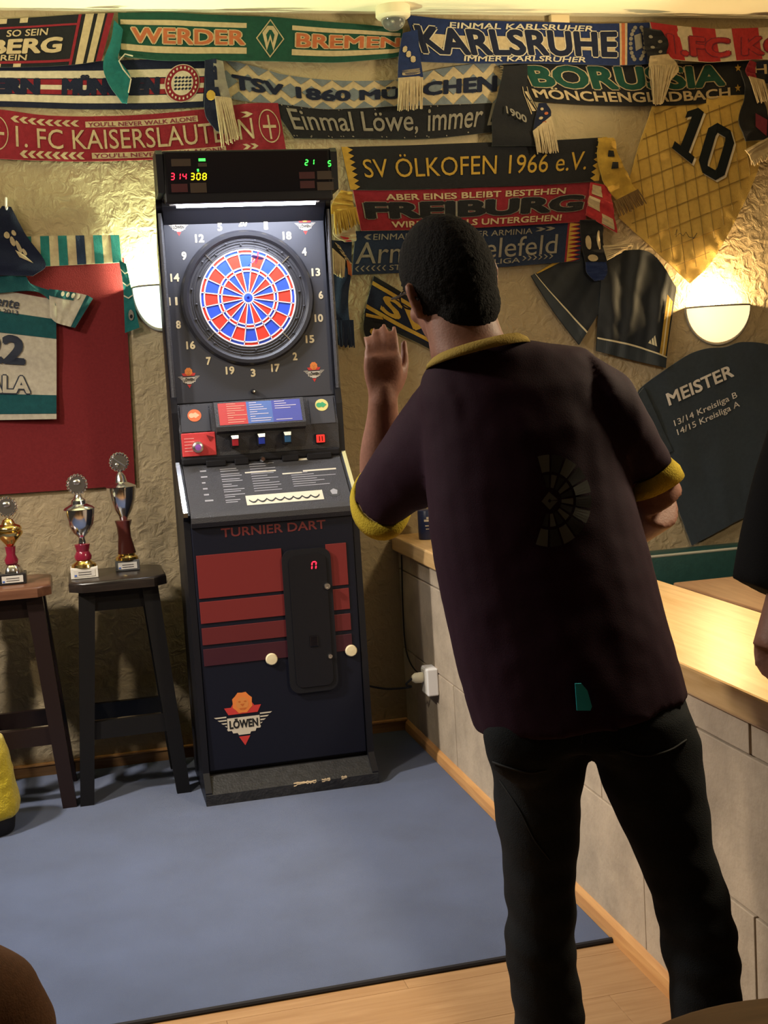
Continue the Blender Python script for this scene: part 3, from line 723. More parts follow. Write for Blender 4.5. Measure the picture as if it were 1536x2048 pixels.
# green scarf, orange letters
WA = [(236, 25), (330, 25), (400, 28), (540, 34), (640, 42), (740, 50), (806, 58)]; WB = [(238, 112), (330, 121), (460, 122), (535, 123), (670, 125), (786, 116), (800, 112)]
o, P = scarf('green and cream scarf with orange letters under the ceiling', WA, WB, .030, 'green', seed=2, wave=.006)
U = lin(236, 804)
def f(mb):
    for a, b in ((240, 485), (576, 800)): P.rect(mb, U(a), U(b), .16, .27); P.rect(mb, U(a), U(b), .71, .85)
pr(o, 'stripe', ['cream'], f)
def f(mb):
    for t, a, b in (('WERDER', 260, 482), ('BREMEN', 584, 800)):
        P.text(mb, t, U(a), U(b), .33, .66, .075, lift=.0025, mi=1, ref=.03); P.text(mb, t, U(a), U(b), .33, .66, .03, lift=.0035, mi=0)
pr(o, 'lettering', ['orange', 'cream'], f, 'orange letters edged in cream')
def f(mb):
    cu, cv = U(532), .49
    def dia(r, l, mi): P.poly(mb, [(cu-.050*r, cv), (cu, cv-.44*r), (cu+.050*r, cv), (cu, cv+.44*r)], l, mi)
    dia(1, .002, 0); dia(.90, .0026, 1); dia(.0, .003, 0)
    P.poly(mb, [(cu-.028, cv-.12), (cu-.010, cv-.28), (cu+.010, cv-.28), (cu+.028, cv-.12), (cu+.012, cv+.28), (cu, cv+.02), (cu-.012, cv+.28)], .0032, 0)
    P.poly(mb, [(cu-.015, cv-.08), (cu-.004, cv-.19), (cu+.004, cv-.19), (cu+.015, cv-.08), (cu+.009, cv+.10), (cu, cv-.1), (cu-.009, cv+.10)], .0036, 1)
pr(o, 'emblem', ['cream', 'green'], f)
h, HP = child_patch(o, 'hanging_end', [(228, 40), (222, 80), (206, 128), (216, 165), (244, 206)], [(246, 60), (240, 100), (236, 118), (260, 150), (254, 208)], .045, 'teal', label='teal tail of the scarf hanging down', wave=.012, freq=6, seed=3)
pr(h, 'fold_edge', ['white'], lambda mb: mb.tube([at(x, y, 'y', -.058) for x, y in ((266, 112), (250, 108), (238, 122), (246, 138), (262, 158), (257, 185))], .0025, 6))

# navy / white / red club scarf
BA = [(-150, 122), (0, 124), (200, 122), (330, 118), (426, 117)]; BB = [(-150, 212), (0, 214), (200, 219), (330, 218), (420, 214)]
o, P = scarf('navy scarf with white bands, red patches and a round red emblem', BA, BB, .016, 'navy', seed=4)
U = lin(-150, 424)
def f(mb):
    P.rect(mb, 0, U(408), .20, .36, mi=0); P.rect(mb, 0, U(408), .72, .88, mi=0)
    P.rect(mb, 0, U(408), .38, .50, mi=1); P.rect(mb, 0, U(408), .50, .60, mi=0); P.rect(mb, 0, U(408), .60, .70, mi=1)
pr(o, 'stripe', ['white', 'red'], f)
pr(o, 'lettering', ['navy'], lambda mb: (P.text(mb, 'BAYERN', U(-110), U(74), .35, .73, .10, spacing=1.0), P.text(mb, 'MÜNCHEN', U(116), U(316), .28, .73, .10)), 'navy block letters')
def f(mb):
    cu, cv = U(362), .50
    P.ell(mb, cu, cv, .064, .39, .004, 0); P.ell(mb, cu, cv, .061, .37, .006, 1); P.ell(mb, cu, cv, .040, .25, .008, 0)
    for i in range(5):
        for j in range(4): P.poly(mb, [(cu-.03+i*.013, cv-.14+j*.075+.03), (cu-.022+i*.013, cv-.14+j*.075), (cu-.017+i*.013, cv-.14+j*.075+.03), (cu-.025+i*.013, cv-.14+j*.075+.06)], .0095, 2)
    for k in range(22):
        a = 2*PI*k/22; P.ell(mb, cu+.051*math.cos(a), cv+.315*math.sin(a), .0035, .03, .0085, 0, 6)
pr(o, 'emblem', ['white', 'red', 'navy'], f, 'round red and white emblem with navy lozenges')
h, HP = child_patch(o, 'hanging_end', [(410, 120), (410, 170), (411, 230), (432, 262)], [(432, 118), (436, 170), (446, 220), (450, 268)], .040, 'navy', wave=.008, seed=5)
pr(h, 'patch_print', ['gold'], lambda mb: HP.ell(mb, .48, .4, .07, .3, .003, 0, 10))

# red scarf with thin cream letters
KA = [(-150, 205), (0, 219), (100, 231), (250, 231), (400, 219), (490, 208), (556, 206)]; KB = [(-150, 308), (0, 318), (150, 323), (290, 320), (420, 312), (500, 304), (572, 302)]
o, P = scarf('red scarf with thin cream capitals and arrow rows above the dart machine', KA, KB, .022, 'red', seed=6, wave=.010, freq=7)
U = lin(-150, 564)
def arrows(mb, u0, u1, v0, v1, n, mi, dirn=1, lift=.002, w=.55, P=P):
    st = (u1-u0)/n
    for i in range(n):
        a = u0+i*st; vm = (v0+v1)/2; e = st*w; t = st*.5
        if dirn > 0: P.poly(mb, [(a, v0), (a+e, v0), (a+e+t, vm), (a+e, v1), (a, v1), (a+t, vm)], lift, mi)
        else: P.poly(mb, [(a+t, v0), (a+t+e, v0), (a+e, vm), (a+t+e, v1), (a+t, v1), (a, vm)], lift, mi)
def f(mb):
    arrows(mb, U(13), U(147), .09, .23, 8, 0, -1, P=P); arrows(mb, U(28), U(153), .80, .96, 8, 0, -1, P=P)
    arrows(mb, U(480), U(505), .16, .28, 1, 0, 1, P=P); arrows(mb, U(475), U(507), .83, .94, 2, 0, 1, P=P)
    P.rect(mb, U(160), U(390), .12, .25, mi=0, lift=.0018); P.rect(mb, U(168), U(440), .82, .95, mi=0, lift=.0018)
pr(o, 'arrow_row', ['cream'], f)
def f(mb):
    P.text(mb, '1. FC KAISERSLAUTERN', U(22), U(502), .30, .74, .004, mi=0)
    P.text(mb, "YOU'LL NEVER WALK ALONE", U(165), U(386), .135, .235, .02, mi=1); P.text(mb, "YOU'LL NEVER WALK ALONE", U(172), U(436), .835, .935, .02, mi=1)
pr(o, 'lettering', ['cream', 'maroon'], f, 'thin cream capitals')
def f(mb):
    for c in (-14, 537):
        P.ell(mb, U(c), .48, .031, .35, .002, 0, 28, r0=.92); P.rect(mb, U(c-14), U(c+14), .46, .52, mi=0); P.rect(mb, U(c-2), U(c+2), .25, .75, mi=0)
pr(o, 'emblem', ['cream'], f)

# pale lozenge scarf
TA = [(428, 118), (470, 124), (520, 136), (565, 149), (670, 161), (789, 160), (840, 146), (900, 134), (1006, 122)]; TB = [(438, 190), (475, 201), (550, 208), (600, 214), (655, 219), (740, 216), (789, 213), (890, 210), (1002, 206)]
o, P = scarf('pale scarf with grey blue lozenges and navy letters sagging in the middle', TA, TB, .012, 'cream', seed=7, wave=.006)
U = lin(428, 1004)
def f(mb):
    n = 14
    for i in range(n+1):
        for j in (0, 2, 4):
            u = (i+(.5 if j == 2 else 0))/n; v = j/4; du = .49/n; dv = .245
            pts = [(u-du, v), (u, v-dv), (u+du, v), (u, v+dv)]
            if i > n-1 and j == 2: continue
            P.poly(mb, [(min(1, max(0, a)), min(1, max(0, b))) for a, b in pts], .002, 0)
pr(o, 'lozenge_pattern', ['greyblue'], f)
def f(mb):
    P.text(mb, 'TSV 1860 MÜNCHEN', U(457), U(993), .25, .73, .05, lift=.0035)
pr(o, 'lettering', ['navy'], f)
h, HP = child_patch(o, 'hanging_end', [(426, 118), (428, 150), (431, 196)], [(446, 122), (452, 160), (462, 200)], .042, 'grey', wave=.006, seed=8)
fringe(o, [(430, 192), (462, 196)], [(446, 292), (482, 272)], 24, 'cream', .046, .003, .009)
fringe(o, [(1000, 130), (1004, 190)], [(1012, 130), (1010, 200)], 12, 'cream', .02)

# black scarf, slanted script
o, P = scarf('black scarf with slanted grey script between pale and gold lettered scarves', [(540, 205), (655, 216), (800, 212), (1010, 198)], [(588, 277), (700, 278), (860, 277), (1005, 262)], .015, 'black', seed=9)
U = lin(560, 1008)
pr(o, 'lettering', ['grey'], lambda mb: (P.text(mb, 'Einmal Löwe,', U(572), U(826), .12, .86, .01, .35), P.text(mb, 'immer L', U(845), U(992), .10, .80, .01, .35)), 'grey slanted script')
def f(mb):
    random.seed(4)
    for i in range(40): P.ell(mb, random.random(), random.choice((.04, .07, .93, .96)), .003, .022, .002, 0, 6)
pr(o, 'dot_pattern', ['grey'], f)

# blue scarf top centre
RA = [(812, 30), (900, 39), (1000, 42), (1101, 44), (1200, 47), (1300, 45)]; RB = [(842, 124), (940, 127), (1055, 127), (1150, 129), (1233, 131), (1296, 128)]
o, P = scarf('royal blue scarf with outlined navy capitals, below the ceiling beside the dome', RA, RB, .034, 'royal', seed=10, wave=.006)
U = lin(826, 1298)
pr(o, 'stripe', ['cream', 'orange'], lambda mb: (P.rect(mb, U(845), U(1226), .36, .66, mi=0), P.rect(mb, U(1236), U(1252), 0, 1, mi=0), P.rect(mb, U(1240), U(1247), 0, 1, mi=1, lift=.002)))
def f(mb):
    P.text(mb, 'KARLSRUHE', U(834), U(1230), .20, .82, .07, lift=.0025, mi=1, ref=.03); P.text(mb, 'KARLSRUHE', U(834), U(1230), .20, .82, .04, lift=.0035, mi=0, ref=.03)
    P.text(mb, 'EINMAL KARLSRUHER', U(902), U(1182), .06, .20, .02, .2, mi=1, lift=.003); P.text(mb, 'IMMER KARLSRUHER', U(912), U(1162), .83, .96, .02, .2, mi=1, lift=.003)
pr(o, 'lettering', [CL['navy'], CL['white']], f, 'navy capitals with white outlines')
def f(mb):
    for k in range(9):
        for s in (-1, 1):
            a = PI*(.15+.8*k/9); cu, cv = U(1274)+s*.032*math.sin(a), .50+.42*math.cos(a)
            P.ell(mb, cu, cv, .009, .05, .003, 0, 8)
    P.poly(mb, [(U(1266), .3), (U(1280), .25), (U(1284), .6), (U(1270), .68)], .003, 0)
pr(o, 'emblem', ['grey'], f)
h, HP = child_patch(o, 'hanging_end', [(806, 66), (798, 110), (796, 160)], [(834, 60), (840, 110), (846, 156)], .060, 'royal', wave=.006, seed=11)
pr(h, 'patch_print', ['cream'], lambda mb: [HP.ell(mb, .35+.1*(k % 3)+.04*k/3, .25+.2*(k % 3), .05, .12, .003, 0, 8) for k in range(6)]+[HP.text(mb, 'WILD', .80, .92, .9, .15, .02)][:0])
fringe(o, [(797, 156), (846, 152)], [(794, 222), (846, 218)], 26, 'cream', .062, .003, .004)
h, HP = child_patch(o, 'hanging_end', [(1286, 56), (1290, 90), (1298, 126)], [(1322, 60), (1336, 84), (1328, 120)], .060, 'black', wave=.012, seed=12, freq=7)
pr(h, 'patch_print', ['grey'], lambda mb: [HP.ell(mb, .25+.16*k, .3+.35*(k % 2), .05, .1, .003, 0, 8) for k in range(4)])
h, HP = child_patch(o, 'tassel', [(1300, 112), (1298, 140), (1302, 170), (1308, 206)], [(1336, 108), (1357, 138), (1336, 168), (1322, 206)], .066, 'cream', label='cream tassel hanging from the scarf end', wave=.014, freq=9, seed=13)
fringe(h, [(1300, 130), (1352, 130)], [(1306, 208), (1326, 206)], 18, 'cream', .074, .003, .006)

# red and white scarf top right
o, P = scarf('scarf of broad red and white blocks with red capitals, at the top right', [(1300, 44), (1360, 52), (1430, 58), (1500, 56), (1600, 52), (1680, 54)], [(1318, 112), (1360, 121), (1420, 124), (1500, 120), (1600, 118), (1680, 122)], .044, 'white', seed=14, wave=.010, freq=6)
U = lin(1306, 1680)
pr(o, 'stripe', ['brightred'], lambda mb: [P.rect(mb, max(0, U(a)), min(1, U(b)), 0, 1) for a, b in ((1300, 1357), (1384, 1430), (1462, 1515), (1548, 1590), (1625, 1680))])
def f(mb):
    for l, b, mi in ((.0025, .075, 1), (.0035, .035, 0)): P.text(mb, '1.FC KÖLN', U(1328), U(1670), .16, .86, b, .1, lift=l, mi=mi, ref=.03)
pr(o, 'lettering', ['brightred', 'maroon'], f, 'red capitals edged in dark red')

# black scarf with green capitals
GA = [(1000, 130), (1060, 127), (1230, 128), (1350, 128), (1500, 122)]; GB = [(1036, 196), (1090, 204), (1200, 211), (1300, 212), (1400, 208), (1500, 194)]
o, P = scarf('black scarf with green outlined capitals above the yellow jersey', GA, GB, .020, 'black', seed=15)
U = lin(1018, 1500)
def f(mb):
    P.text(mb, 'BORUSSIA', U(1060), U(1446), .06, .62, .075, lift=.0025, mi=1, ref=.035); P.text(mb, 'BORUSSIA', U(1060), U(1446), .06, .62, .045, lift=.0035, mi=0, ref=.035)
    P.text(mb, 'MÖNCHENGLADBACH', U(1054), U(1456), .62, .92, .03, lift=.003, mi=1)
pr(o, 'lettering', ['dkgreen', 'cream'], f, 'green and cream capitals')
def star(P, mb, cu, cv, ru, rv, mi, l=.003): P.poly(mb, [(cu+ru*(1 if k % 2 == 0 else .42)*math.sin(PI*k/5), cv-rv*(1 if k % 2 == 0 else .42)*math.cos(PI*k/5)) for k in range(10)], l, mi)
pr(o, 'star', ['gold'], lambda mb: star(P, mb, U(1474), .18, .014, .11, 0)); pr(o, 'star', ['gold'], lambda mb: star(P, mb, U(1472), .72, .014, .11, 0))
h, HP = child_patch(o, 'hanging_end', [(1008, 132), (998, 180), (986, 225), (984, 292)], [(1054, 130), (1056, 180), (1080, 230), (1082, 292)], .046, 'black', wave=.010, seed=16)
def f(mb):
    HP.rect(mb, .26, .62, .80, .82, mi=0, lift=.003); HP.rect(mb, .26, .62, .95, .97, mi=0, lift=.003); HP.poly(mb, [(.32, .84), (.5, .93), (.32, .93)], .003, 0); HP.poly(mb, [(.4, .84), (.58, .84), (.58, .93)], .003, 0)
pr(h, 'emblem', ['cream'], f)
pr(h, 'lettering', ['grey'], lambda mb: put_text(mb, '1900', lambda s, t: at(1014+40*s+(-2)*t, 226+20*s-14*t, 'y', -.062), .03))
h, HP = child_patch(o, 'hanging_end', [(1078, 206), (1070, 240), (1066, 268)], [(1092, 206), (1102, 226), (1090, 268)], .058, 'navy', wave=.005, seed=17)
pr(h, 'patch_print', ['cream', 'orange'], lambda mb: [HP.ell(mb, .2+.15*k, .35+.3*(k % 2), .05, .14, .003, k % 2, 8) for k in range(5)])
fringe(o, [(1066, 262), (1102, 232)], [(1074, 306), (1116, 304)], 26, 'cream', .062, .003, .005)
h, HP = child_patch(o, 'hanging_end', [(1482, 140), (1490, 190), (1478, 240), (1492, 282)], [(1530, 150), (1526, 190), (1536, 240), (1545, 278)], .060, 'black', wave=.012, seed=18, freq=6)
pr(h, 'patch_print', ['maroon'], lambda mb: HP.poly(mb, [(.6, .55), (.8, .5), (.95, .8), (.7, .95)], .003, 0))

# dark scarf at the far right edge with pale fringes
o, P = scarf('dark scarf end with red and white fringe at the right edge', [(1498, 124), (1560, 120), (1680, 120)], [(1500, 166), (1560, 168), (1680, 168)], .052, 'navy', seed=19)
pr(o, 'lettering', ['cream'], lambda mb: P.text(mb, 'HANSA', .04, .8, .15, .6, .02))
fringe(o, [(1497, 152), (1528, 160)], [(1514, 206), (1540, 200)], 16, 'cream', .070, .003, .005)
h, HP = child_patch(o, 'hanging_end', [(1500, 120), (1492, 140), (1498, 156)], [(1512, 126), (1510, 140), (1512, 158)], .066, 'red', wave=.005, seed=20)
o2 = child_patch(o, 'tassel', [(1490, 300), (1500, 312), (1504, 330)], [(1560, 262), (1560, 290), (1562, 308)], .060, 'cream', wave=.006, seed=21, label='cream tassel lit from below')[0]
fringe(o2, [(1504, 322), (1556, 296)], [(1506, 332), (1560, 308)], 22, 'cream', .064, .0028, .003)

# black and gold scarf
OA = [(682, 294), (800, 291), (940, 286), (1080, 282), (1214, 274)]; OB = [(700, 380), (800, 380), (940, 375), (1080, 370), (1196, 362)]
o, P = scarf('black scarf with thin gold letters and gold zigzag ends, beside the machine top', OA, OB, .030, 'black', seed=22, wave=.004)
U = lin(690, 1205)
pr(o, 'lettering', ['gold'], lambda mb: P.text(mb, 'SV ÖLKOFEN 1966 e.V.', U(724), U(1172), .20, .72, .0, lift=.003), 'thin gold letters')
for sx in (0, 1):
    def f(mb):
        for k in range(7):
            v0, v1 = k/7, (k+1)/7; a, b = (0, .040) if sx == 0 else (1, .962)
            P.poly(mb, [(a, v0), ((a+b)/2, v0), (b, (v0+v1)/2), ((a+b)/2, v1), (a, v1)], .003, 0)
    pr(o, 'zigzag_end', ['gold'], f)
h, HP = child_patch(o, 'hanging_end', [(1196, 276), (1196, 320), (1210, 370), (1234, 400)], [(1226, 276), (1244, 330), (1256, 350), (1272, 384)], .052, 'gold', label='gold tail curling outward', wave=.016, freq=6, seed=23)
pr(h, 'patch_print', ['black'], lambda mb: [HP.poly(mb, [(.2+.2*k, .55), (.3+.2*k, .45), (.32+.2*k, .75), (.22+.2*k, .8)], .004, 0) for k in range(2)])
fringe(o, [(1228, 402), (1276, 378)], [(1240, 432), (1292, 406)], 26, 'brown', .066, .003, .004)
h, HP = child_patch(o, 'hanging_end', [(682, 380), (664, 408), (662, 428)], [(704, 384), (706, 408), (712, 430)], .050, 'gold', wave=.012, freq=6, seed=24)
fringe(o, [(668, 424), (712, 414)], [(672, 470), (722, 446)], 24, 'gold', .058, .003, .004)

# red scarf with black capitals
FA = [(706, 380), (820, 380), (940, 376), (1080, 370), (1190, 364)]; FB = [(722, 462), (820, 460), (940, 456), (1060, 450), (1170, 443)]
o, P = scarf('red scarf with wide black capitals between two lines of cream lettering', FA, FB, .026, 'red', seed=25)
U = lin(714, 1180)
def f(mb):
    P.text(mb, 'FREIBURG', U(728), U(1166), .30, .72, .085, lift=.0025, mi=1, ref=.05); P.text(mb, 'FREIBURG', U(728), U(1166), .30, .72, .06, lift=.0035, mi=0, ref=.05)
    P.text(mb, 'ABER EINES BLEIBT BESTEHEN', U(772), U(1124), .10, .26, .03, mi=2); P.text(mb, 'WIRD NIEMALS UNTERGEHEN!', U(776), U(1126), .78, .94, .03, mi=2)
pr(o, 'lettering', ['black', 'grey', 'cream'], f, 'black capitals and small cream lettering')
h, HP = child_patch(o, 'hanging_end', [(1182, 364), (1176, 400), (1172, 430)], [(1218, 372), (1226, 420), (1234, 466)], .044, 'brightred', wave=.012, freq=6, seed=26)
pr(h, 'check', ['cream'], lambda mb: (HP.rect(mb, .06, .34, .1, .55, lift=.003), HP.rect(mb, .42, .72, .0, .45, lift=.003), HP.rect(mb, .74, .98, .5, .9, lift=.003)))
h, HP = child_patch(o, 'hanging_end', [(668, 448), (668, 470), (690, 484)], [(708, 452), (712, 470), (712, 482)], .046, 'cream', wave=.008, seed=27)
pr(h, 'check', ['brightred'], lambda mb: HP.poly(mb, [(.55, .2), (.72, .55), (1, .62), (1, .15)], .003, 0))

# blue scarf
AA = [(712, 462), (820, 461), (940, 457), (1060, 451), (1166, 444)]; AB = [(704, 550), (800, 546), (900, 541), (1020, 533), (1158, 522)]
o, P = scarf('dark blue scarf with pale rounded letters and arrow rows, lowest of the stacked three', AA, AB, .020, 'blue', seed=28)
U = lin(708, 1162)
def f(mb):
    P.text(mb, 'Arminia Bielefeld', U(712), U(1112), .26, .76, .0, lift=.003)
    P.text(mb, 'EINMAL ARMINIA IMMER ARMINIA', U(742), U(1058), .07, .21, .01, lift=.003)
    P.text(mb, 'ST', U(778), U(800), .80, .93, .01); P.text(mb, 'LIGA', U(985), U(1038), .79, .92, .01)
pr(o, 'lettering', ['grey'], f, 'pale grey lettering')
def f(mb):
    arrows(mb, U(712), U(774), .80, .93, 6, 0, -1, w=.3, P=P); arrows(mb, U(1042), U(1108), .76, .88, 6, 0, 1, w=.3, P=P); arrows(mb, U(1064), U(1104), .06, .16, 2, 0, 1, P=P); arrows(mb, U(724), U(738), .08, .2, 1, 0, -1, P=P)
pr(o, 'arrow_row', ['grey'], f)
def f(mb):
    P.rect(mb, U(1130), U(1146), 0, 1, mi=0)
    for k in range(9): v0, v1 = k/9, (k+1)/9; P.poly(mb, [(U(1146), v0), (U(1162), (v0+v1)/2), (U(1146), v1)], .002, 0); P.poly(mb, [(U(1134), v0), (U(1156), (v0+v1)/2), (U(1134), v1)], .0026, 1)
pr(o, 'zigzag_end', ['red', 'gold'], f)
h, HP = child_patch(o, 'hanging_end', [(1160, 440), (1164, 490), (1172, 530)], [(1206, 440), (1206, 490), (1212, 528)], .040, 'black', wave=.010, freq=6, seed=29)
pr(h, 'patch_print', ['cream'], lambda mb: (HP.ell(mb, .5, .3, .16, .14, .003, 0, 12), HP.ell(mb, .85, .4, .08, .25, .003, 0, 12), HP.ell(mb, .45, .78, .22, .08, .003, 0, 12)))
h, HP = child_patch(o, 'hanging_end', [(1172, 524), (1174, 545), (1190, 562)], [(1212, 524), (1214, 545), (1206, 560)], .052, 'royal', label='bright blue tip of the scarf', wave=.006, seed=30)
fringe(o, [(1206, 492), (1214, 520)], [(1264, 488), (1240, 504)], 30, 'cream', .056, .003, .006)
h, HP = child_patch(o, 'hanging_end', [(664, 480), (660, 520), (668, 600), (676, 690)], [(704, 484), (702, 540), (696, 620), (708, 690)], .034, 'blue', label='blue tails hanging down beside the machine', wave=.012, freq=5, seed=31)
def f(mb):
    HP.poly(mb, [(0, .12), (.10, .05), (.30, .95), (.22, 1)], .003, 0)
    put_text(mb, 'BURG', lambda s, t: HP(.05+.17*s-.03*t, .30+.62*s-.26*t+.1, .005), .03, mi=1)
pr(h, 'lettering', ['black', 'cream'], f)
fringe(o, [(664, 496), (690, 520)], [(668, 548), (688, 556)], 18, 'cream', .054, .003, .004)
fringe(o, [(694, 520), (702, 530)], [(696, 548), (704, 552)], 8, 'orange', .054, .003, .003)
fringe(o, [(674, 640), (706, 640)], [(680, 692), (708, 694)], 22, 'blue', .046, .004, .005)

# slanted navy scarf behind the thrower's head
o, P = scarf('navy scarf with yellow stripes and yellow S V, hung slanting behind the head', [(748, 552), (812, 590), (880, 634), (980, 700)], [(728, 628), (790, 664), (862, 700), (960, 766)], .014, 'navy', seed=32)
pr(o, 'stripe', ['gold', 'black'], lambda mb: (P.rect(mb, 0, 1, 0, .10, mi=1), P.rect(mb, 0, 1, .90, 1, mi=1), P.rect(mb, .0, 1, .13, .23, mi=0), P.rect(mb, 0, 1, .74, .84, mi=0)))
pr(o, 'lettering', ['gold'], lambda mb: P.text(mb, 'SV', .10, .52, .26, .72, .03))
h, HP = child_patch(o, 'hanging_end', [(730, 626), (728, 660), (738, 690)], [(766, 634), (772, 660), (768, 694)], .034, 'black', wave=.010, freq=6, seed=33)
pr(h, 'patch_print', ['gold'], lambda mb: (HP.rect(mb, .0, .10, .05, .95, lift=.003), HP.ell(mb, .55, .45, .12, .2, .003, 0, 8)))

# ------------------------------------------------------------------ left wall hangings
o, P = scarf('plain dark red cloth panel hanging on the left of the wall', [(-260, 548), (-60, 540), (100, 528), (240, 516), (248, 515)], [(-260, 1000), (-60, 992), (100, 982), (240, 972), (270, 969)], .010, mat('red_felt', (.150, .018, .020), .95, bump=.2, scale=300, var=.08, spec=.1), cat='banner', name='banner', wave=.004, seed=34, nv=30)
o, P = scarf('teal and cream vertically striped scarf over the red cloth panel', [(-120, 480), (60, 473), (150, 471), (240, 470)], [(-120, 548), (90, 533), (150, 530), (245, 525)], .016, 'cream', seed=35)
U = lin(-120, 243)
pr(o, 'stripe', ['teal', 'blue'], lambda mb: [P.rect(mb, max(0, U(a)), min(1, U(a+18)), 0, 1, mi=(1 if a == 151 else 0)) for a in (-101, -65, -29, 7, 43, 79, 115, 151, 187, 223)])
h, HP = child_patch(o, 'hanging_end', [(238, 520), (246, 570), (248, 610), (250, 666)], [(252, 528), (262, 575), (268, 605), (279, 655)], .030, 'teal', label='teal tail with pale chevrons', wave=.006, seed=36)
pr(h, 'chevron', ['white'], lambda mb: [HP.poly(mb, [(a, 0), (a+.02, 0), (a+.06, .5), (a+.02, 1), (a, 1), (a+.04, .5)], .003, 0) for a in (.12, .3, .48)])
pr(h, 'emblem', ['grey', 'black'], lambda mb: (HP.ell(mb, .78, .55, .08, .22, .003, 0, 16), HP.ell(mb, .80, .55, .03, .12, .004, 1, 10)))
o, P = scarf('dark navy scarf end with pale prints hanging from a hook at the left edge', [(4, 412), (-40, 480), (-80, 550)], [(22, 414), (52, 470), (92, 530), (66, 552)], .040, 'navy', seed=37, wave=.012, nv=24, nu=24)
def f(mb):
    for u, v, ru, rv in ((.40, .52, .05, .07), (.48, .62, .07, .05), (.55, .70, .09, .04), (.62, .76, .05, .03), (.36, .70, .04, .06)): P.ell(mb, u, v, ru, rv, .003, 0, 10)
    P.poly(mb, [(.60, .62), (.66, .74), (.78, .84), (.70, .66)], .003, 0)
pr(o, 'patch_print', ['cream'], f)
hk = tag(MB().tube([at(12, 396, 'y', 0), at(12, 396, 'y', -.03), at(12, 402, 'y', -.042), at(12, 412, 'y', -.045), at(13, 418, 'y', -.06), at(14, 414, 'y', -.07)], .004, 8).build('wall_hook', M_WHITE, smooth=True), 'small white hook on the plaster at the left edge', 'hook')

# white and teal jersey
P = Patch([(-110, 560), (-110, 700), (-110, 842)], [(112, 600), (113, 700), (113, 838)], .024, .006, 4, 38, .006, .006, wrinkle=.004, wfreq=7)
jo = tag(P.mesh(MB(), 60, 50).build('jersey', cloth('jersey_white', (.40, .35, .27)), smooth=True), 'white and teal football jersey with dark 22 pinned over the red cloth', 'jersey')
M_JT = cloth('jersey_teal', (.008, .058, .064)); M_JB = mat('jersey_print', (.012, .016, .03), .6)
def jv(y): return (y-580)/(838-580)
def ju(x): return (x+110)/223
def f(mb):
    for y0, y1 in ((622, 664), (786, 826)): P.rect(mb, 0, 1, 0, 1, mi=0) if False else P.rect(mb, jv(y0), jv(y1), 0, 1, mi=0, nv=30)
pr(jo, 'stripe', [M_JT], f)
PJ = lambda x, y, l=.004: P(jv(y), ju(x), l)
def f(mb):
    put_text(mb, '22', lambda s, t: PJ(-38+84*s, 722-52*t), .05)
    put_text(mb, 'Vicente', lambda s, t: PJ(-40+78*s, 612-20*t), .02, .3); put_text(mb, 'MUNDO 2013', lambda s, t: PJ(-60+96*s, 624-8*t), .02)
    put_text(mb, 'LALA', lambda s, t: PJ(-52+112*s, 784-36*t, .004), .09, ref=.04)
pr(jo, 'lettering', [M_JB], f, 'dark printed digits and words')
pr(jo, 'lettering', [cloth('jersey_white', (.40, .35, .27))], lambda mb: put_text(mb, 'LALA', lambda s, t: PJ(-52+112*s, 784-36*t, .0055), .035, ref=.04), 'white outlined word')
S2 = Patch([(98, 578), (130, 582), (172, 590), (186, 597)], [(100, 634), (112, 645), (134, 652), (150, 656)], .034, .006, 5, 39, .006, .012, wrinkle=.004)
so = S2.mesh(MB(), 24, 14).build('sleeve', cloth('jersey_white', (.40, .35, .27)), jo, True)
pr(so, 'cuff', [M_JT], lambda mb: S2.rect(mb, .84, 1, 0, 1, .003, nv=8))
pr(so, 'shoulder_stripe', [M_JT], lambda mb: S2.rect(mb, 0, .6, 0, .24, .003, nv=4))
pr(so, 'sleeve_print', [CL['white']], lambda mb: [S2.ell(mb, .32+.12*k, .10, .04, .08, .004, 0, 10) for k in range(4)])
S3 = Patch([(-100, 555), (0, 552), (50, 551), (60, 566), (104, 582)], [(-100, 588), (0, 586), (50, 582), (80, 586), (112, 612)], .036, .005, 5, 40, .004, .010)
S3.mesh(MB(), 36, 8).build('yoke', M_JT, jo, True)

# ------------------------------------------------------------------ right wall hangings
M_YEL = cloth('jersey_yellow', (.50, .33, .085), .08)
P = Patch([(1308, 200), (1300, 226), (1272, 310), (1238, 436)], [(1492, 190), (1514, 270), (1512, 345), (1420, 524), (1378, 567)], .018, .006, 5, 41, .012, .006, wrinkle=.008, wfreq=9)
yo = tag(P.mesh(MB(), 60, 60).build('jersey', M_YEL, smooth=True), 'yellow football jersey with black 10 hanging slanted beside the bright wall lamp', 'jersey')
_A, _B = None, None
def on_patch(P, px, py, lift, n=60):
    """wall point of a photo point at the cloth's own depth (nearest grid sample)"""
    key = id(P)
    if key not in _GR:
        _GR[key] = [P(i/n, j/n) for i in range(n+1) for j in range(n+1)]
    q = at(px, py, 'y', -.03); best = min(_GR[key], key=lambda p: (p.x-q.x)**2+(p.z-q.z)**2)
    r_ = at(px, py, 'y', best.y-lift); return r_
_GR = {}
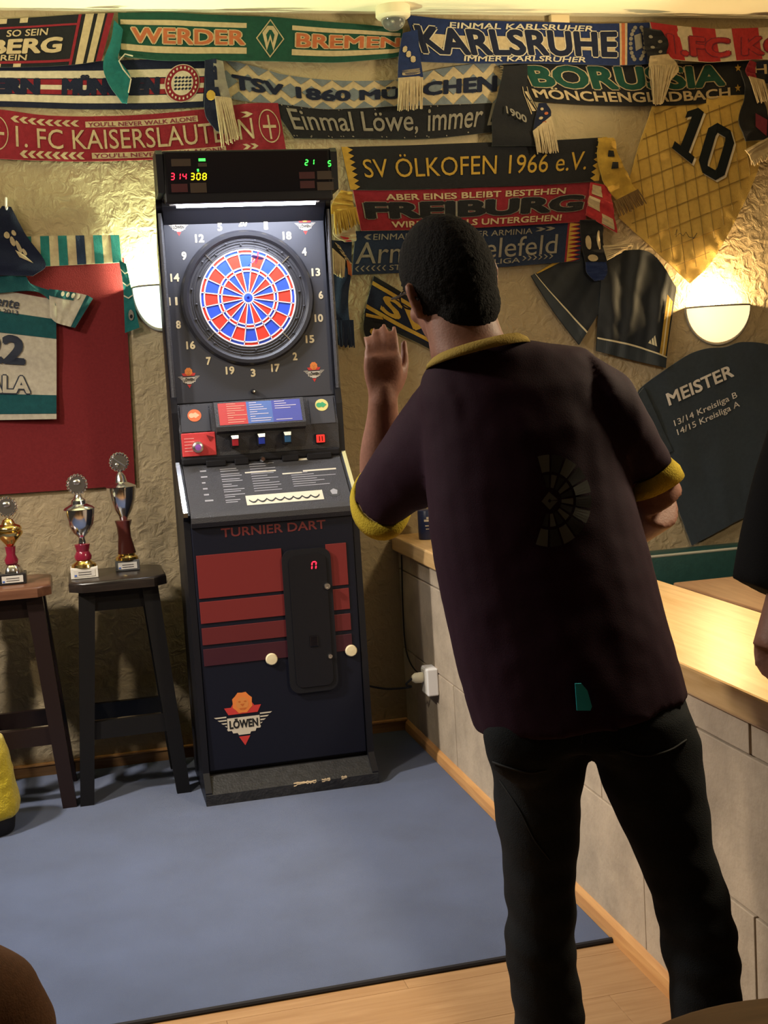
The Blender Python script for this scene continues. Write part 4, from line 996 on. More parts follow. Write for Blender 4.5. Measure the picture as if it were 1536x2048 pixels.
def f(mb):
    for i in range(-4, 14):
        for dirn in (0, 1):
            pts = []
            for k in range(28):
                t = k/27
                if dirn == 0: x, y = 1240+i*22+t*50, 210+t*380
                else: x, y = 1230+t*300, 300+i*40-t*120
                pts.append((x, y))
            def inside(x, y):
                poly = [(1304, 216), (1490, 195), (1510, 275), (1508, 345), (1416, 520), (1378, 558), (1242, 436), (1274, 310)]
                c = False
                for a in range(len(poly)):
                    (x1, y1), (x2, y2) = poly[a], poly[a-1]
                    if (y1 > y) != (y2 > y) and x < (x2-x1)*(y-y1)/(y2-y1)+x1: c = not c
                return c
            run = []
            for p in pts+[(0, 0)]:
                if p != (0, 0) and inside(*p): run.append(on_patch(P, p[0], p[1], .003))
                else:
                    if len(run) > 2: mb.tube(run, .0016, 4)
                    run = []
pr(yo, 'lattice_print', [cloth('lattice_line', (.24, .16, .045))], f).__setitem__('kind', 'stuff')
M_NUM = mat('number_black', (.007, .010, .014), .8, spec=.15); M_NUMS = mat('number_edge', (.55, .50, .42), .6)
def numaff(ch, o_, eu, ev):
    for dx, dy, l, m_, nm in ((3.5, 4, .006, M_NUMS, 'number_shadow'), (0, 0, .0085, M_NUM, 'number')):
        mb = MB()
        mb.f = []; poly, holes = ch
        def T(p): return on_patch(P, o_[0]+eu[0]*p[0]+ev[0]*p[1]+dx, o_[1]+eu[1]*p[0]+ev[1]*p[1]+dy, l)
        for q in poly: mb.add([T(p) for p in q], [list(range(len(q)))])
        mb.build(nm, m_, yo, fix=False)
one = ([[(.30, 0), (.70, 0), (.70, 1), (.42, 1), (.06, .80), (.06, .66), (.30, .78)], [(0, 0), (1, 0), (1, .15), (0, .15)]], None)
def octring(w0=.30):
    o = [(.25, 0), (.75, 0), (1, .18), (1, .82), (.75, 1), (.25, 1), (0, .82), (0, .18)]
    i = [(.25+.1, .17), (.75-.1, .17), (.68, .24), (.68, .76), (.65, .83), (.35, .83), (.32, .76), (.32, .24)]
    return ([[o[k], o[(k+1) % 8], i[(k+1) % 8], i[k]] for k in range(8)], None)
numaff(one, (1344, 296), (40, 32), (36, -94)); numaff(octring(), (1392, 338), (52, 30), (30, -100))
pr(yo, 'signature', [M_NUM], lambda mb: mb.tube([on_patch(P, x, y, .004) for x, y in ((1350, 470), (1354, 458), (1352, 474), (1360, 466), (1366, 472), (1372, 464), (1378, 474), (1388, 476), (1394, 466), (1386, 478))], .0012, 5))

M_SH = mat('shorts_black_polyester', (.007, .010, .016), .52, bump=.05, scale=200, var=.1)
M_PIPE = mat('piping_pale', (.55, .48, .32), .6); M_HEM = mat('hem_slate', (.020, .027, .036), .5)
PA = Patch([(1112, 524), (1086, 534), (1058, 550)], [(1230, 500), (1222, 600), (1204, 650), (1166, 692), (1150, 690)], .012, .004, 4, 42, .008, .006)
PA = Patch([(1110, 526), (1060, 550)], [(1110, 526), (1060, 550)], .012)
def quad_patch(tl, tr, br, bl, **k): return Patch([tl, ((tl[0]+tr[0])/2, (tl[1]+tr[1])/2), tr], [bl, ((bl[0]+br[0])/2, (bl[1]+br[1])/2), br], **k)
PL = Patch([(1112, 522), (1200, 500), (1262, 520)], [(1060, 552), (1104, 622), (1156, 690)], off=.012, wave=.004, freq=4, seed=42, tilt=.010, thick=.006, wrinkle=.003, wfreq=8)
sh = tag(PL.mesh(MB(), 30, 30).build('shorts', M_SH, smooth=True), 'black sports shorts with yellow side stripe pinned askew under the yellow jersey', 'shorts')
pr(sh, 'hem', [M_HEM], lambda mb: PL.rect(mb, 0, 1, .86, 1, .003, nv=6))
pr(sh, 'piping', [M_PIPE], lambda mb: PL.rect(mb, 0, 1, .845, .862, .0035)); pr(sh, 'lining', [CL['gold']], lambda mb: PL.poly(mb, [(.0, .0), (.14, .08), (.02, .80), (.0, .82)], .003, 0))
PR_ = Patch([(1206, 505), (1300, 505), (1352, 575)], [(1190, 702), (1260, 720), (1328, 736)], off=.020, wave=.008, freq=4, seed=43, tilt=.014, thick=.006, wrinkle=.007, wfreq=6)
lg = PR_.mesh(MB(), 36, 36).build('leg', M_SH, sh, True)
pr(lg, 'hem', [M_HEM], lambda mb: PR_.rect(mb, 0, 1, .875, 1, .003, nv=6)); pr(lg, 'piping', [M_PIPE], lambda mb: PR_.rect(mb, 0, 1, .86, .876, .0035))
pr(lg, 'side_stripe', [CL['gold'], M_PIPE], lambda mb: (PR_.rect(mb, .87, .91, .2, .86, .004, 0, nv=20), PR_.rect(mb, .93, .97, .2, .86, .004, 0, nv=20), PR_.rect(mb, .91, .93, .2, .86, .004, 1, nv=20)))
pr(lg, 'emblem', [M_PIPE], lambda mb: [PR_.poly(mb, q, .0045, 0) for q in ([(.70, .80), (.72, .76), (.745, .80)], [(.75, .80), (.735, .75), (.75, .73), (.785, .80)], [(.79, .80), (.757, .72), (.77, .70), (.82, .80)])])

M_SLATE = cloth('slate_cotton', (.030, .039, .050), .08)
P = Patch([(1272, 792), (1282, 776), (1343, 731), (1378, 709), (1413, 697), (1450, 694), (1484, 684), (1540, 690), (1620, 720)], [(1382, 1090), (1420, 1070), (1450, 1053), (1495, 1030), (1545, 1004), (1600, 985)], .020, .006, 5, 44, .010, .006, wrinkle=.007, wfreq=7)
ms = tag(P.mesh(MB(), 60, 50).build('t_shirt', M_SLATE, smooth=True), 'slate coloured t-shirt with white lettering pinned on the wall at the right', 't-shirt')
SS = Patch([(1270, 796), (1296, 850), (1327, 910)], [(1288, 775), (1316, 838), (1346, 902)], .030, .004, 4, 46, .002, .010)
SS.mesh(MB(), 16, 8).build('sleeve', M_SLATE, ms, True)
M_PRT = mat('shirt_print', (.62, .56, .50), .6)
def aff(mb, s, o_, ex, ey, bold, P): put_text(mb, s, lambda a, b: on_patch(P, o_[0]+ex[0]*a+ey[0]*b, o_[1]+ex[1]*a+ey[1]*b, .004), bold)
def f(mb):
    aff(mb, 'MEISTER', (1339, 811), (129, -59), (-7, -23), .03, P)
    aff(mb, '13/14 Kreisliga B', (1351, 856), (125, -58), (-4, -15), .005, P); aff(mb, '14/15 Kreisliga A', (1357, 874), (124, -58), (-4, -15), .005, P)
pr(ms, 'lettering', [M_PRT], f, 'white printed words')

# small pale block under the ceiling
p0, p1 = at(1102, 28, 'y', -.03), at(1140, 47, 'y', -.03)
tag(MB().box(p0.x, p1.x, -.03, 0, p1.z, p0.z, bev=.003).build('junction_box', mat('box_cream', (.62, .48, .28), .6)), 'small cream box on the wall above the royal blue scarf', 'junction box')
# dome camera on the ceiling
c = at(785, 14, 'z', ZC); c.z = ZC
dc = thing('dome_camera', 'cream ceiling dome with a clear bubble near the wall', 'dome camera', c)
MB().lathe([(.066, 0), (.066, -.034), (.060, -.040), (.050, -.044)], c, 40).build('housing', mat('dome_cream', (.74, .66, .46), .5), dc, True)
M_BUB = mat('clear_bubble', (.9, .9, .9), .04, trans=.9)
MB().lathe([(.047, -.043), (.045, -.058), (.036, -.074), (.02, -.084), (0, -.087)], c, 32).build('bubble', M_BUB, dc, True)
MB().ball(c+Vector((0, 0, -.050)), (.028, .028, .024)).build('lens_unit', M_BLACK, dc, True)
for k in range(3): MB().ball(c+Vector((.022*math.cos(2.1*k), .022*math.sin(2.1*k)-.01, -.062)), .008, sub=2).build('reflector', M_CHROME, dc, True)

# ------------------------------------------------------------------ wall lamps: half bowls of frosted glass with a bulb inside
def sconce(label, px0, px1, pyr, pyb, col, power, gcol, es, bulbshift):
    a, b = at(px0, pyr, 'y', -.05), at(px1, pyr, 'y', -.05); bot = at((px0+px1)/2, pyb, 'y', -.06)
    cx = (a.x+b.x)/2; R_ = (b.x-a.x)/2; zt = (a.z+b.z)/2; hgt = zt-bot.z
    t = thing('wall_lamp', label, 'wall lamp', (cx, 0, zt-hgt))
    g = mat('bowl_glass_'+str(round(px0)), (.85, .80, .68), .5, emit=gcol, es=es)
    def bowl(sc):
        n, m_ = 24, 12; vs = []
        for j in range(m_+1):
            ph = PI/2*j/m_
            for i in range(n+1):
                th = PI*i/n
                vs.append(Vector((cx+R_*sc*math.cos(th)*math.cos(ph), -.001-.105*sc*math.sin(th)*math.cos(ph), zt-hgt*sc*math.sin(ph))))
        return vs, [(j*(n+1)+i, j*(n+1)+i+1, (j+1)*(n+1)+i+1, (j+1)*(n+1)+i) for j in range(m_) for i in range(n)]
    vs, fs = bowl(1); v2, f2 = bowl(.95); mb = MB().add(vs, fs).add(v2, f2)
    n = 25
    mb.add([p for p in vs[:n]]+[p for p in v2[:n]], [(i, i+1, n+i+1, n+i) for i in range(n-1)])
    mb.build('bowl', g, t, True, fix=False)
    rim = [vs[i]+Vector((0, 0, .001)) for i in range(n)]
    MB().tube(rim, .004, 6).build('rim', mat('rim_grey', (.20, .18, .15), .5), t, True)
    MB().tube([(cx+R_*1.05*math.cos(PI*k/24), -.004, zt-hgt*1.06*math.sin(PI*k/24)) for k in range(25)], .005, 6).build('back_rim', mat('rim_grey', (.20, .18, .15), .5), t, True)
    MB().box(cx-R_*.5, cx+R_*.5, -.012, 0, zt-hgt*.7, zt+.01, bev=.003).build('wall_plate', M_WHITE, t)
    bx = cx+bulbshift
    bl = mat('bulb_'+str(round(px0)), (1, 1, 1), .4, emit=col, es=60)
    MB().lathe([(0, .050), (.012, .046), (.018, .034), (.017, .018), (.011, 0), (.011, -.02), (0, -.02)][::-1], (bx, -.055, zt-.015), 16).build('bulb', bl, t, True)
    point('sconce_light', (bx, -.046, zt+.022), .02, power, col)
    return t
sconce('half round wall lamp glowing warm beside the yellow jersey', 1384, 1507, 612, 684, (1, .70, .33), 95, (1, .74, .40), 1.3, -.035)
sconce('half round wall lamp glowing pale green, half hidden by the dart machine', 266, 372, 572, 655, (.82, 1, .60), 120, (.80, 1, .86), 1.4, .01)

# ------------------------------------------------------------------ stools and trophies
def stool(cx, cy, label, seatm, legm):
    h = .785; t = thing('bar_stool', label, 'stool', (cx, cy, 0), 'wooden bar stools against the wall')
    s = .168; ch = .045
    octo = [(-s+ch, -s), (s-ch, -s), (s, -s+ch), (s, s-ch), (s-ch, s), (-s+ch, s), (-s, s-ch), (-s, -s+ch)]
    bm = bmesh.new(); vb = [bm.verts.new((cx+x, cy+y, h-.036)) for x, y in octo]; f_ = bm.faces.new(vb)
    r_ = bmesh.ops.extrude_face_region(bm, geom=[f_]); bmesh.ops.translate(bm, verts=[v for v in r_['geom'] if isinstance(v, bmesh.types.BMVert)], vec=(0, 0, .036))
    bmesh.ops.bevel(bm, geom=[e for e in bm.edges if abs(e.verts[0].co.z-e.verts[1].co.z) < 1e-4 and e.verts[0].co.z > h-.01], offset=.010, segments=3, affect='EDGES', profile=.5)
    mb = MB().bm(bm); bm.free(); mb.build('seat', seatm, t, True)
    for sx in (-1, 1):
        for sy in (-1, 1):
            a = Vector((cx+sx*.108, cy+sy*.108, h-.036)); b = Vector((cx+sx*.168, cy+sy*.150, 0)); q = .024
            ring = lambda p, w: [p+Vector((-w, -w, 0)), p+Vector((w, -w, 0)), p+Vector((w, w, 0)), p+Vector((-w, w, 0))]
            MB().loft([ring(b, q), ring(a, q+.004)]).build('leg', legm, t)
    def rail(z0, z1, which, th=.011):
        k0, k1 = (h-z0)/h, (h-z1)/h
        def off(z, ax_): k = 1-z/(h-.036); return (.108+(.060 if ax_ == 'x' else .042)*k)
        x0, x1 = off(z0, 'x'), off(z1, 'x'); y0, y1 = off(z0, 'y'), off(z1, 'y')
        for sgn in (-1, 1):
            if which == 'x':
                MB().prism([(cx-x0, cy+sgn*y0, z0), (cx+x0, cy+sgn*y0, z0), (cx+x1, cy+sgn*y1, z1), (cx-x1, cy+sgn*y1, z1)], (0, -th, 0), (0, th, 0)).build('apron' if z0 > .5 else 'stretcher', legm, t)
            else:
                MB().prism([(cx+sgn*x0, cy-y0, z0), (cx+sgn*x0, cy+y0, z0), (cx+sgn*x1, cy+y1, z1), (cx+sgn*x1, cy-y1, z1)], (-th, 0, 0), (th, 0, 0)).build('apron' if z0 > .5 else 'stretcher', legm, t)
    for wch in 'xy': rail(.675, h-.037, wch)
    rail(.225, .285, 'x'); rail(.31, .365, 'y')
    return t
M_BW2 = mat('dark_brown_lacquer', (.014, .007, .006), .36, bump=.04, scale=40)
stool(-.535, -.275, 'black wooden bar stool with chamfered top holding two trophies', M_SEATW, M_BWOOD)
stool(-.930, -.270, 'dark brown wooden bar stool at the left edge under the smallest trophy', M_SEATR, M_BW2)

def trophy(px, py, y, H_, label, basem, cupm, stemm, kind):
    p = at(px, py, 'z', .786); s = H_
    x, z = p.x, .786
    if y is not None: p.y = y; q = at(px, py, 'y', y); x = q.x
    y = p.y
    t = thing('trophy', label, 'trophy', (x, y, z), 'trophies on the bar stools')
    bw = (0, .046, .047, .043)[kind]; bh = .038
    MB().box(x-bw, x+bw, y-bw*.8, y+bw*.8, z, z+bh, bev=.002).build('base', basem, t)
    pq = MB().box(x-bw*.78, x+bw*.78, y-bw*.8-.0015, y-bw*.8+.001, z+.007, z+bh-.007).build('plaque', mat('plaque', (.60, .56, .50), .35), t)
    for i in range(2): MB().box(x-bw*.45, x+bw*.5, y-bw*.8-.0022, y-bw*.8-.0012, z+.013+i*.008, z+.0155+i*.008).build('engraving', mat('engraving', (.08, .07, .07), .5), pq)
    MB().box(x-bw*.74, x-bw*.56, y-bw*.8-.0022, y-bw*.8-.0012, z+.009, z+.015).build('engraving', mat('engraving_blue', (.06, .12, .4), .5), pq)
    zz = z+bh
    L = lambda prof, nm, m_, mod=None, segs=36: MB().lathe([(r_*s, zz+h_*s-z*0) for r_, h_ in [(a_*{1: 1.07, 2: 1.17, 3: 1.11}[kind], b_) for a_, b_ in prof]], (x, y, 0), segs, mod=mod).build(nm, m_, t, True)
    if kind == 1:
        L([(.0, 0), (.105, 0), (.10, .03), (.075, .075), (.045, .10), (0, .10)], 'foot', M_CHROME, lambda a, h: 1+.06*math.cos(6*a))
        L([(.0, .10), (.062, .10), (.070, .14), (.045, .20), (.055, .29), (.0, .29)], 'stem', stemm)
        L([(.0, .29), (.03, .29), (.085, .36), (.135, .42), (.138, .45), (.120, .46), (.130, .475), (.130, .49), (.115, .515), (.07, .535), (.05, .58), (.018, .60), (0, .60)], 'cup', cupm); zd = .60
    elif kind == 2:
        L([(.0, 0), (.090, 0), (.085, .02), (.055, .045), (.05, .06), (0, .06)], 'foot', M_GOLD)
        L([(.0, .06), (.058, .06), (.062, .09), (.045, .13), (.056, .19), (.0, .20)], 'stem', stemm)
        L([(.0, .20), (.030, .20), (.022, .24), (.026, .255), (.060, .29), (.095, .36), (.108, .45), (.110, .485), (.1, .49), (0, .49)], 'cup', cupm)
        L([(.112, .488), (.098, .505), (.055, .53), (.05, .56), (.03, .58), (.022, .61), (.0, .61)][::-1], 'lid', cupm); zd = .60
    else:
        L([(.0, 0), (.080, 0), (.078, .02), (.06, .035), (.06, .05), (0, .05)], 'foot', M_GOLD)
        L([(.0, .05), (.062, .05), (.052, .12), (.044, .18), (.047, .26), (.058, .31), (.0, .315)], 'stem', stemm, lambda a, h: 1+.13*math.cos(3*a+ (h-zz)*55/s*.25))
        L([(.0, .31), (.024, .31), (.03, .33), (.07, .40), (.095, .48), (.104, .56), (.104, .575), (.095, .58), (0, .58)], 'cup', cupm)
        L([(.108, .578), (.09, .59), (.045, .615), (.035, .66), (.018, .69), (.0, .69)][::-1], 'lid', cupm); zd = .685
    # wreathed disc
    zc = zz+zd*s+.040; R_ = .038 if kind != 3 else .036
    MB().lathe([(0, .004), (R_*.72, .004), (R_*.74, 0), (0, 0)][::-1] if False else [(0, -.004), (R_*.72, -.004), (R_*.74, 0), (R_*.72, .004), (0, .004)], (x, y, zc), 30, 'y').build('disc', M_STEEL, t, True)
    mb = MB()
    for k in range(18):
        a = 2*PI*k/18; mb.ball((x+R_*.86*math.cos(a), y, zc+R_*.86*math.sin(a)), (R_*.17, .006, R_*.17), sub=1)
    lab(mb.build('wreath', M_CHROME, t, True), 'scalloped silver wreath around the disc')['kind'] = 'stuff'
    d = MB()
    if kind == 3: d.tube([(x-.02, y-.006, zc+.016), (x+.02, y-.006, zc-.016)], .0025, 6); d.ball((x-.008, y-.006, zc-.010), (.008, .004, .008), sub=2)
    else: d.ball((x, y-.005, zc+.008), (.014, .005, .010), sub=2)
    d.build('relief', M_STEEL, t, True)
    MB().tube([(x, y, zz+zd*s-.004), (x, y, zc-R_*.8)], .004, 8).build('disc_pin', M_STEEL, t, True)
    return t
M_RUBY = mat('ruby_stem', (.20, .012, .03), .2, coat=.4); M_MAH = mat('mahogany_stem', (.10, .022, .018), .3, coat=.2)
trophy(26, 1155, -.30, .32, 'small gold cup trophy with red stem on the left stool', mat('base_black', (.02, .018, .018), .3), M_GOLD, M_RUBY, 1)
trophy(169, 1145, -.31, .42, 'silver cup trophy with white marble base, left one on the black stool', mat('base_marble', (.68, .64, .56), .35, var=.1, scale=20), M_CHROME, M_RUBY, 2)
trophy(255, 1133, -.22, .46, 'tallest silver trophy with twisted dark red stem on the black stool', mat('base_grey', (.10, .10, .10), .3), M_CHROME, M_MAH, 3)

# ------------------------------------------------------------------ counter things
c = at(851, 1078, 'z', .797); x, y, z = c.x+.012, c.y, .798
tn = thing('tin', 'dark blue tin with pale print standing at the far end of the counter', 'tin', (x, y, z))
bd = MB().lathe([(0, 0), (.036, 0), (.0375, .003), (.0375, .108), (.035, .112), (0, .112)], (x, y, z), 32).build('can', mat('tin_navy', (.012, .018, .055), .35), tn, True)
MB().lathe([(0, .113), (.033, .113), (.036, .111)][::-1], (x, y, z), 32).build('lid', mat('tin_lid', (.03, .04, .10), .3), tn, True)
mb = MB()
def cyl(a, h): return Vector((x+.0382*math.cos(a), y+.0382*math.sin(a), z+h))
put_text(mb, 'PROST', lambda s, t: cyl(-PI*.62+.55*s-.3, .074+.010*t), .02) if False else None
for i, (a0, a1, h0, h1) in enumerate(((-2.2, -1.7, .070, .078), (-1.95, -1.6, .080, .088), (-2.1, -1.75, .052, .056), (-2.05, -1.7, .040, .043))):
    mb.add([cyl(a0+(a1-a0)*k/6, h) for k in range(7) for h in (h0, h1)], [(2*k, 2*k+2, 2*k+3, 2*k+1) for k in range(6)])
mb.build('label_print', CL['white'], tn)['kind'] = 'stuff'
# wall socket on the half wall, plug and two cables
sp_ = at(862, 1360, 'x', HX-.03); sy, sz = sp_.y, sp_.z
so_ = thing('wall_socket', 'white surface socket with plug low on the tiled half wall', 'socket', (HX-.011, sy, sz-.05))
MB().box(HX-.055, HX-.012, sy-.040, sy+.040, sz-.052, sz+.050, bev=.005).build('socket_box', M_WHITE, so_)
MB().box(HX-.058, HX-.054, sy-.032, sy+.032, sz-.045, sz+.043, bev=.001).build('faceplate', mat('socket_face', (.70, .66, .60), .5), so_)
pg = tag(MB().lathe([(0, 0), (.018, 0), (.020, .006), (.019, .030), (.010, .042), (0, .042)], (0, 0, 0), 20).build('tmp', M_WHITE), 'x', 'x')
bpy.data.objects.remove(pg)
mb = MB().lathe([(0, .042), (.010, .042), (.019, .030), (.020, .006), (.018, 0), (0, 0)], (HX-.0585, sy+.008, sz+.012), 20, 'x')
for i, v in enumerate(mb.v): mb.v[i] = Vector((2*(HX-.0585)-v.x, v.y, v.z))
plug = tag(mb.build('plug', mat('plug_cream', (.72, .66, .48), .5), smooth=True), 'cream plug of the dark cable in the white socket', 'plug')
cpts = [Vector((HX-.10, sy+.008, sz+.012)), Vector((HX-.12, sy+.02, sz-.01)), Vector((.50, sy+.07, sz-.035)), Vector((.42, -.37, sz-.04)), Vector((.35, -.35, sz-.025)), Vector((.300, -.34, sz-.005))]
sp2 = spline(cpts)
MB().tube([sp2(k/30) for k in range(31)], .0042, 8).build('cable', M_BLACKM, plug, True)
cp2 = [at(803, 1110, 'x', HX-.018), at(806, 1220, 'x', HX-.018), at(812, 1300, 'x', HX-.018), at(826, 1335, 'x', HX-.02), at(848, 1352, 'x', HX-.035)]
s3 = spline(cp2)
tag(MB().tube([s3(k/24) for k in range(25)], .0028, 6).build('thin_cable', M_BLACKM, smooth=True), 'thin dark wire running down the corner to the socket', 'cable')

# ------------------------------------------------------------------ seating beyond the counter
bn = thing('bench', 'green upholstered bench along the wall beyond the counter', 'bench', (1.75, -.30, 0))
M_GRN = mat('green_leatherette', (.016, .055, .050), .42, bump=.12, scale=120, var=.1)
x0, x1 = .98, 2.9
def softbox(x0, x1, y0, y1, z0, z1, b): return MB().box(x0, x1, y0, y1, z0, z1, bev=b)
softbox(x0, x1, -.14, -.03, .40, .640, .022).build('backrest', M_GRN, bn, True)
MB().tube([(x0, -.135, .628), (x1, -.135, .628)], .006, 8).build('piping', mat('piping_grey', (.42, .40, .32), .5), bn, True)
softbox(x0, x1, -.56, -.13, .36, .47, .03).build('seat_cushion', M_GRN, bn, True)
MB().box(x0, x1, -.50, -.05, .0-.008, .36, bev=.004).build('plinth', M_BWOOD, bn)
a = at(1364, 1172, 'z', .74); 
tb = thing('bar_table', 'brown wooden table beyond the counter in front of the green bench', 'table', (a.x+.45, a.y+.0, FZ))
M_TBL = wood('table_brown', (.20, .10, .045), (.30, .165, .08), 'y', 5, .4, 12)
MB().box(a.x, a.x+.85, a.y-.75, a.y+.06, .712, .742, bev=.005).build('table_top', M_TBL, tb)
MB().box(a.x+.38, a.x+.47, a.y-.40, a.y-.31, FZ+.03, .712, bev=.004).build('column', M_BWOOD, tb)
MB().box(a.x+.15, a.x+.70, a.y-.62, a.y-.08, FZ, FZ+.03, bev=.006).build('foot', M_BWOOD, tb)

# round table top in the foreground at the lower right
e = at(1536, 1986, 'z', .75); e2 = at(1360, 2021, 'z', .75); e3 = at(1300, 2046, 'z', .75)
def circum(a, b, c):
    d = 2*(a.x*(b.y-c.y)+b.x*(c.y-a.y)+c.x*(a.y-b.y))
    ux = ((a.x**2+a.y**2)*(b.y-c.y)+(b.x**2+b.y**2)*(c.y-a.y)+(c.x**2+c.y**2)*(a.y-b.y))/d
    uy = ((a.x**2+a.y**2)*(c.x-b.x)+(b.x**2+b.y**2)*(a.x-c.x)+(c.x**2+c.y**2)*(b.x-a.x))/d
    return ux, uy, math.hypot(a.x-ux, a.y-uy)
tx, ty, tr = circum(e, e2, e3)
print('ROUND TABLE', tx, ty, tr)
if not (.25 < tr < .7):
    tr = .42; tx, ty = e2.x+.16, e2.y-tr*.93
rt = thing('round_table', 'round brown wooden table top cut off at the lower right corner', 'table', (tx, ty, FZ))
M_RT = wood('round_table_wood', (.12, .058, .015), (.19, .095, .03), 'x', 5, .65, 12)
MB().lathe([(0, .718), (tr-.012, .718), (tr-.002, .726), (tr, .736), (tr-.003, .746), (tr-.012, .75), (0, .75)], (tx, ty, 0), 72).build('table_top', M_RT, rt, True)
MB().lathe([(.035, FZ+.02), (.035, .718)], (tx, ty, 0), 24).build('column', M_BWOOD, rt, True)
MB().lathe([(0, FZ), (.20, FZ), (.20, FZ+.012), (.05, FZ+.03), (0, FZ+.03)], (tx, ty, 0), 36).build('foot', M_BWOOD, rt, True)

#@@PEOPLE@@

# ================================================================== PEOPLE
def H(px, py, y): return at(px, py, 'y', y)
def fuse(mb, name, voxel, mats, parent=None, origin=None, smooth=4, fn=None, fac=.5):
    """fuse overlapping closed lofts into one continuous skin"""
    me = bpy.data.meshes.new('raw'); me.from_pydata([tuple(v) for v in mb.v], [], mb.f)
    bm = bmesh.new(); bm.from_mesh(me); bmesh.ops.recalc_face_normals(bm, faces=bm.faces[:]); bm.to_mesh(me); bm.free()
    o = bpy.data.objects.new('raw', me); C.objects.link(o)
    m = o.modifiers.new('r', 'REMESH'); m.mode = 'VOXEL'; m.voxel_size = voxel
    s_ = o.modifiers.new('s', 'SMOOTH'); s_.iterations = smooth; s_.factor = fac
    dg = bpy.context.evaluated_depsgraph_get(); dg.update()
    ev = o.evaluated_get(dg); nm = bpy.data.meshes.new_from_object(ev)
    vs = [v.co.copy() for v in nm.vertices]; ns = [v.normal.copy() for v in nm.vertices]; fs = [list(p.vertices) for p in nm.polygons]
    bpy.data.objects.remove(o); bpy.data.meshes.remove(me); bpy.data.meshes.remove(nm)
    if fn: vs = [v+n*fn(v, n) for v, n in zip(vs, ns)]
    out = MB(); out.v = vs; out.f = fs; out.m = [0]*len(fs)
    return out.build(name, mats, parent, 'all', origin)
def ring(c, a, b, n=28, e=2.0):
    """closed section: centre, half axis vectors; e>2 squarer"""
    c, a, b = Vector(c), Vector(a), Vector(b); out = []
    for k in range(n):
        t = 2*PI*k/n; cs, sn = math.cos(t), math.sin(t)
        out.append(c+a*math.copysign(abs(cs)**(2/e), cs)+b*math.copysign(abs(sn)**(2/e), sn))
    return out
def ring_px(A, B, y, b, e=2.2, dy=0, shift=None):
    a = H(A[0], A[1], y-dy); c = H(B[0], B[1], y+dy)
    ce = (a+c)/2
    return ring(ce, (c-a)/2, Vector((0, b, 0)) if shift is None else Vector(shift), 28, e)
def limb(mb, pts, rads, n=20):
    """tapered limb through points"""
    P_ = [Vector(p) for p in pts]; f = spline(P_)
    d = [0]
    for a, b in zip(P_, P_[1:]): d.append(d[-1]+(b-a).length)
    d = [x/d[-1] for x in d]; N = 6*(len(P_)-1); cen = []; rr = []
    for k in range(N+1):
        t = k/N; cen.append(f(t)); i = 0
        while i < len(d)-2 and t > d[i+1]: i += 1
        s_ = (t-d[i])/(d[i+1]-d[i]); s_ = s_*s_*(3-2*s_); rr.append(rads[i]*(1-s_)+rads[i+1]*s_)
    mb.tube(cen, rr, n); return mb
def hand(mb, wr, d, s, curl, thumb_open=.7, sc=1.0):
    """palm, four fingers, thumb. d: along hand, s: towards the thumb, palm normal n = fingers curl towards n"""
    d = Vector(d).normalized(); s = Vector(s); s = (s-d*s.dot(d)).normalized(); n = d.cross(s)
    if curl < 0: n = -n; curl = -curl
    W_ = lambda a, b, c: wr+(d*a+s*b+n*c)*sc
    rings = []
    for a, hw, ht in ((-.03, .024, .019), (-.01, .027, .021), (.02, .032, .018), (.05, .039, .016), (.075, .041, .015), (.093, .039, .012)):
        rings.append(ring(W_(a, .001, 0), s*hw*sc, n*ht*sc, 20, 2.6))
    mb.loft(rings)
    for i, (off, ln, r_) in enumerate(((.028, .073, .0088), (.010, .081, .0090), (-.009, .075, .0086), (-.027, .058, .0078))):
        p = W_(.082, off, 0); ang = .15; pts = [p]; rr = [r_*1.08]
        dirs = []
        for j, (fr, da) in enumerate(((.46, curl), (.30, curl*1.15), (.24, curl*.7))):
            ang += da*(1+.12*i)
            dv = d*math.cos(ang)+n*math.sin(ang)+s*(off*1.6)*math.cos(ang)
            p = p+dv.normalized()*ln*fr*sc; pts.append(p); rr.append(r_*(1-.10*(j+1)))
        fine = []; fr_ = []
        for a, b, ra, rb in zip(pts, pts[1:], rr, rr[1:]):
            for k in range(3): fine.append(a.lerp(b, k/3)); fr_.append((ra+(rb-ra)*k/3)*sc)
        fine.append(pts[-1]); fr_.append(rr[-1]*.75*sc)
        mb.tube(fine, fr_, 10); mb.ball(pts[-1], r_*.70*sc, sub=2)
    p0 = W_(.018, .026, .006); p1 = p0+(d*.55+s*thumb_open+n*.25).normalized()*.042*sc; p2 = p1+(d*.85+s*thumb_open*.4+n*.35).normalized()*.034*sc; p3 = p2+(d*.95+n*.3).normalized()*.026*sc
    mb.tube([p0, p0.lerp(p1, .5), p1, p2, p3], [.014*sc, .0135*sc, .0115*sc, .0100*sc, .0075*sc], 10); mb.ball(p3, .0078*sc, sub=2)
    return n
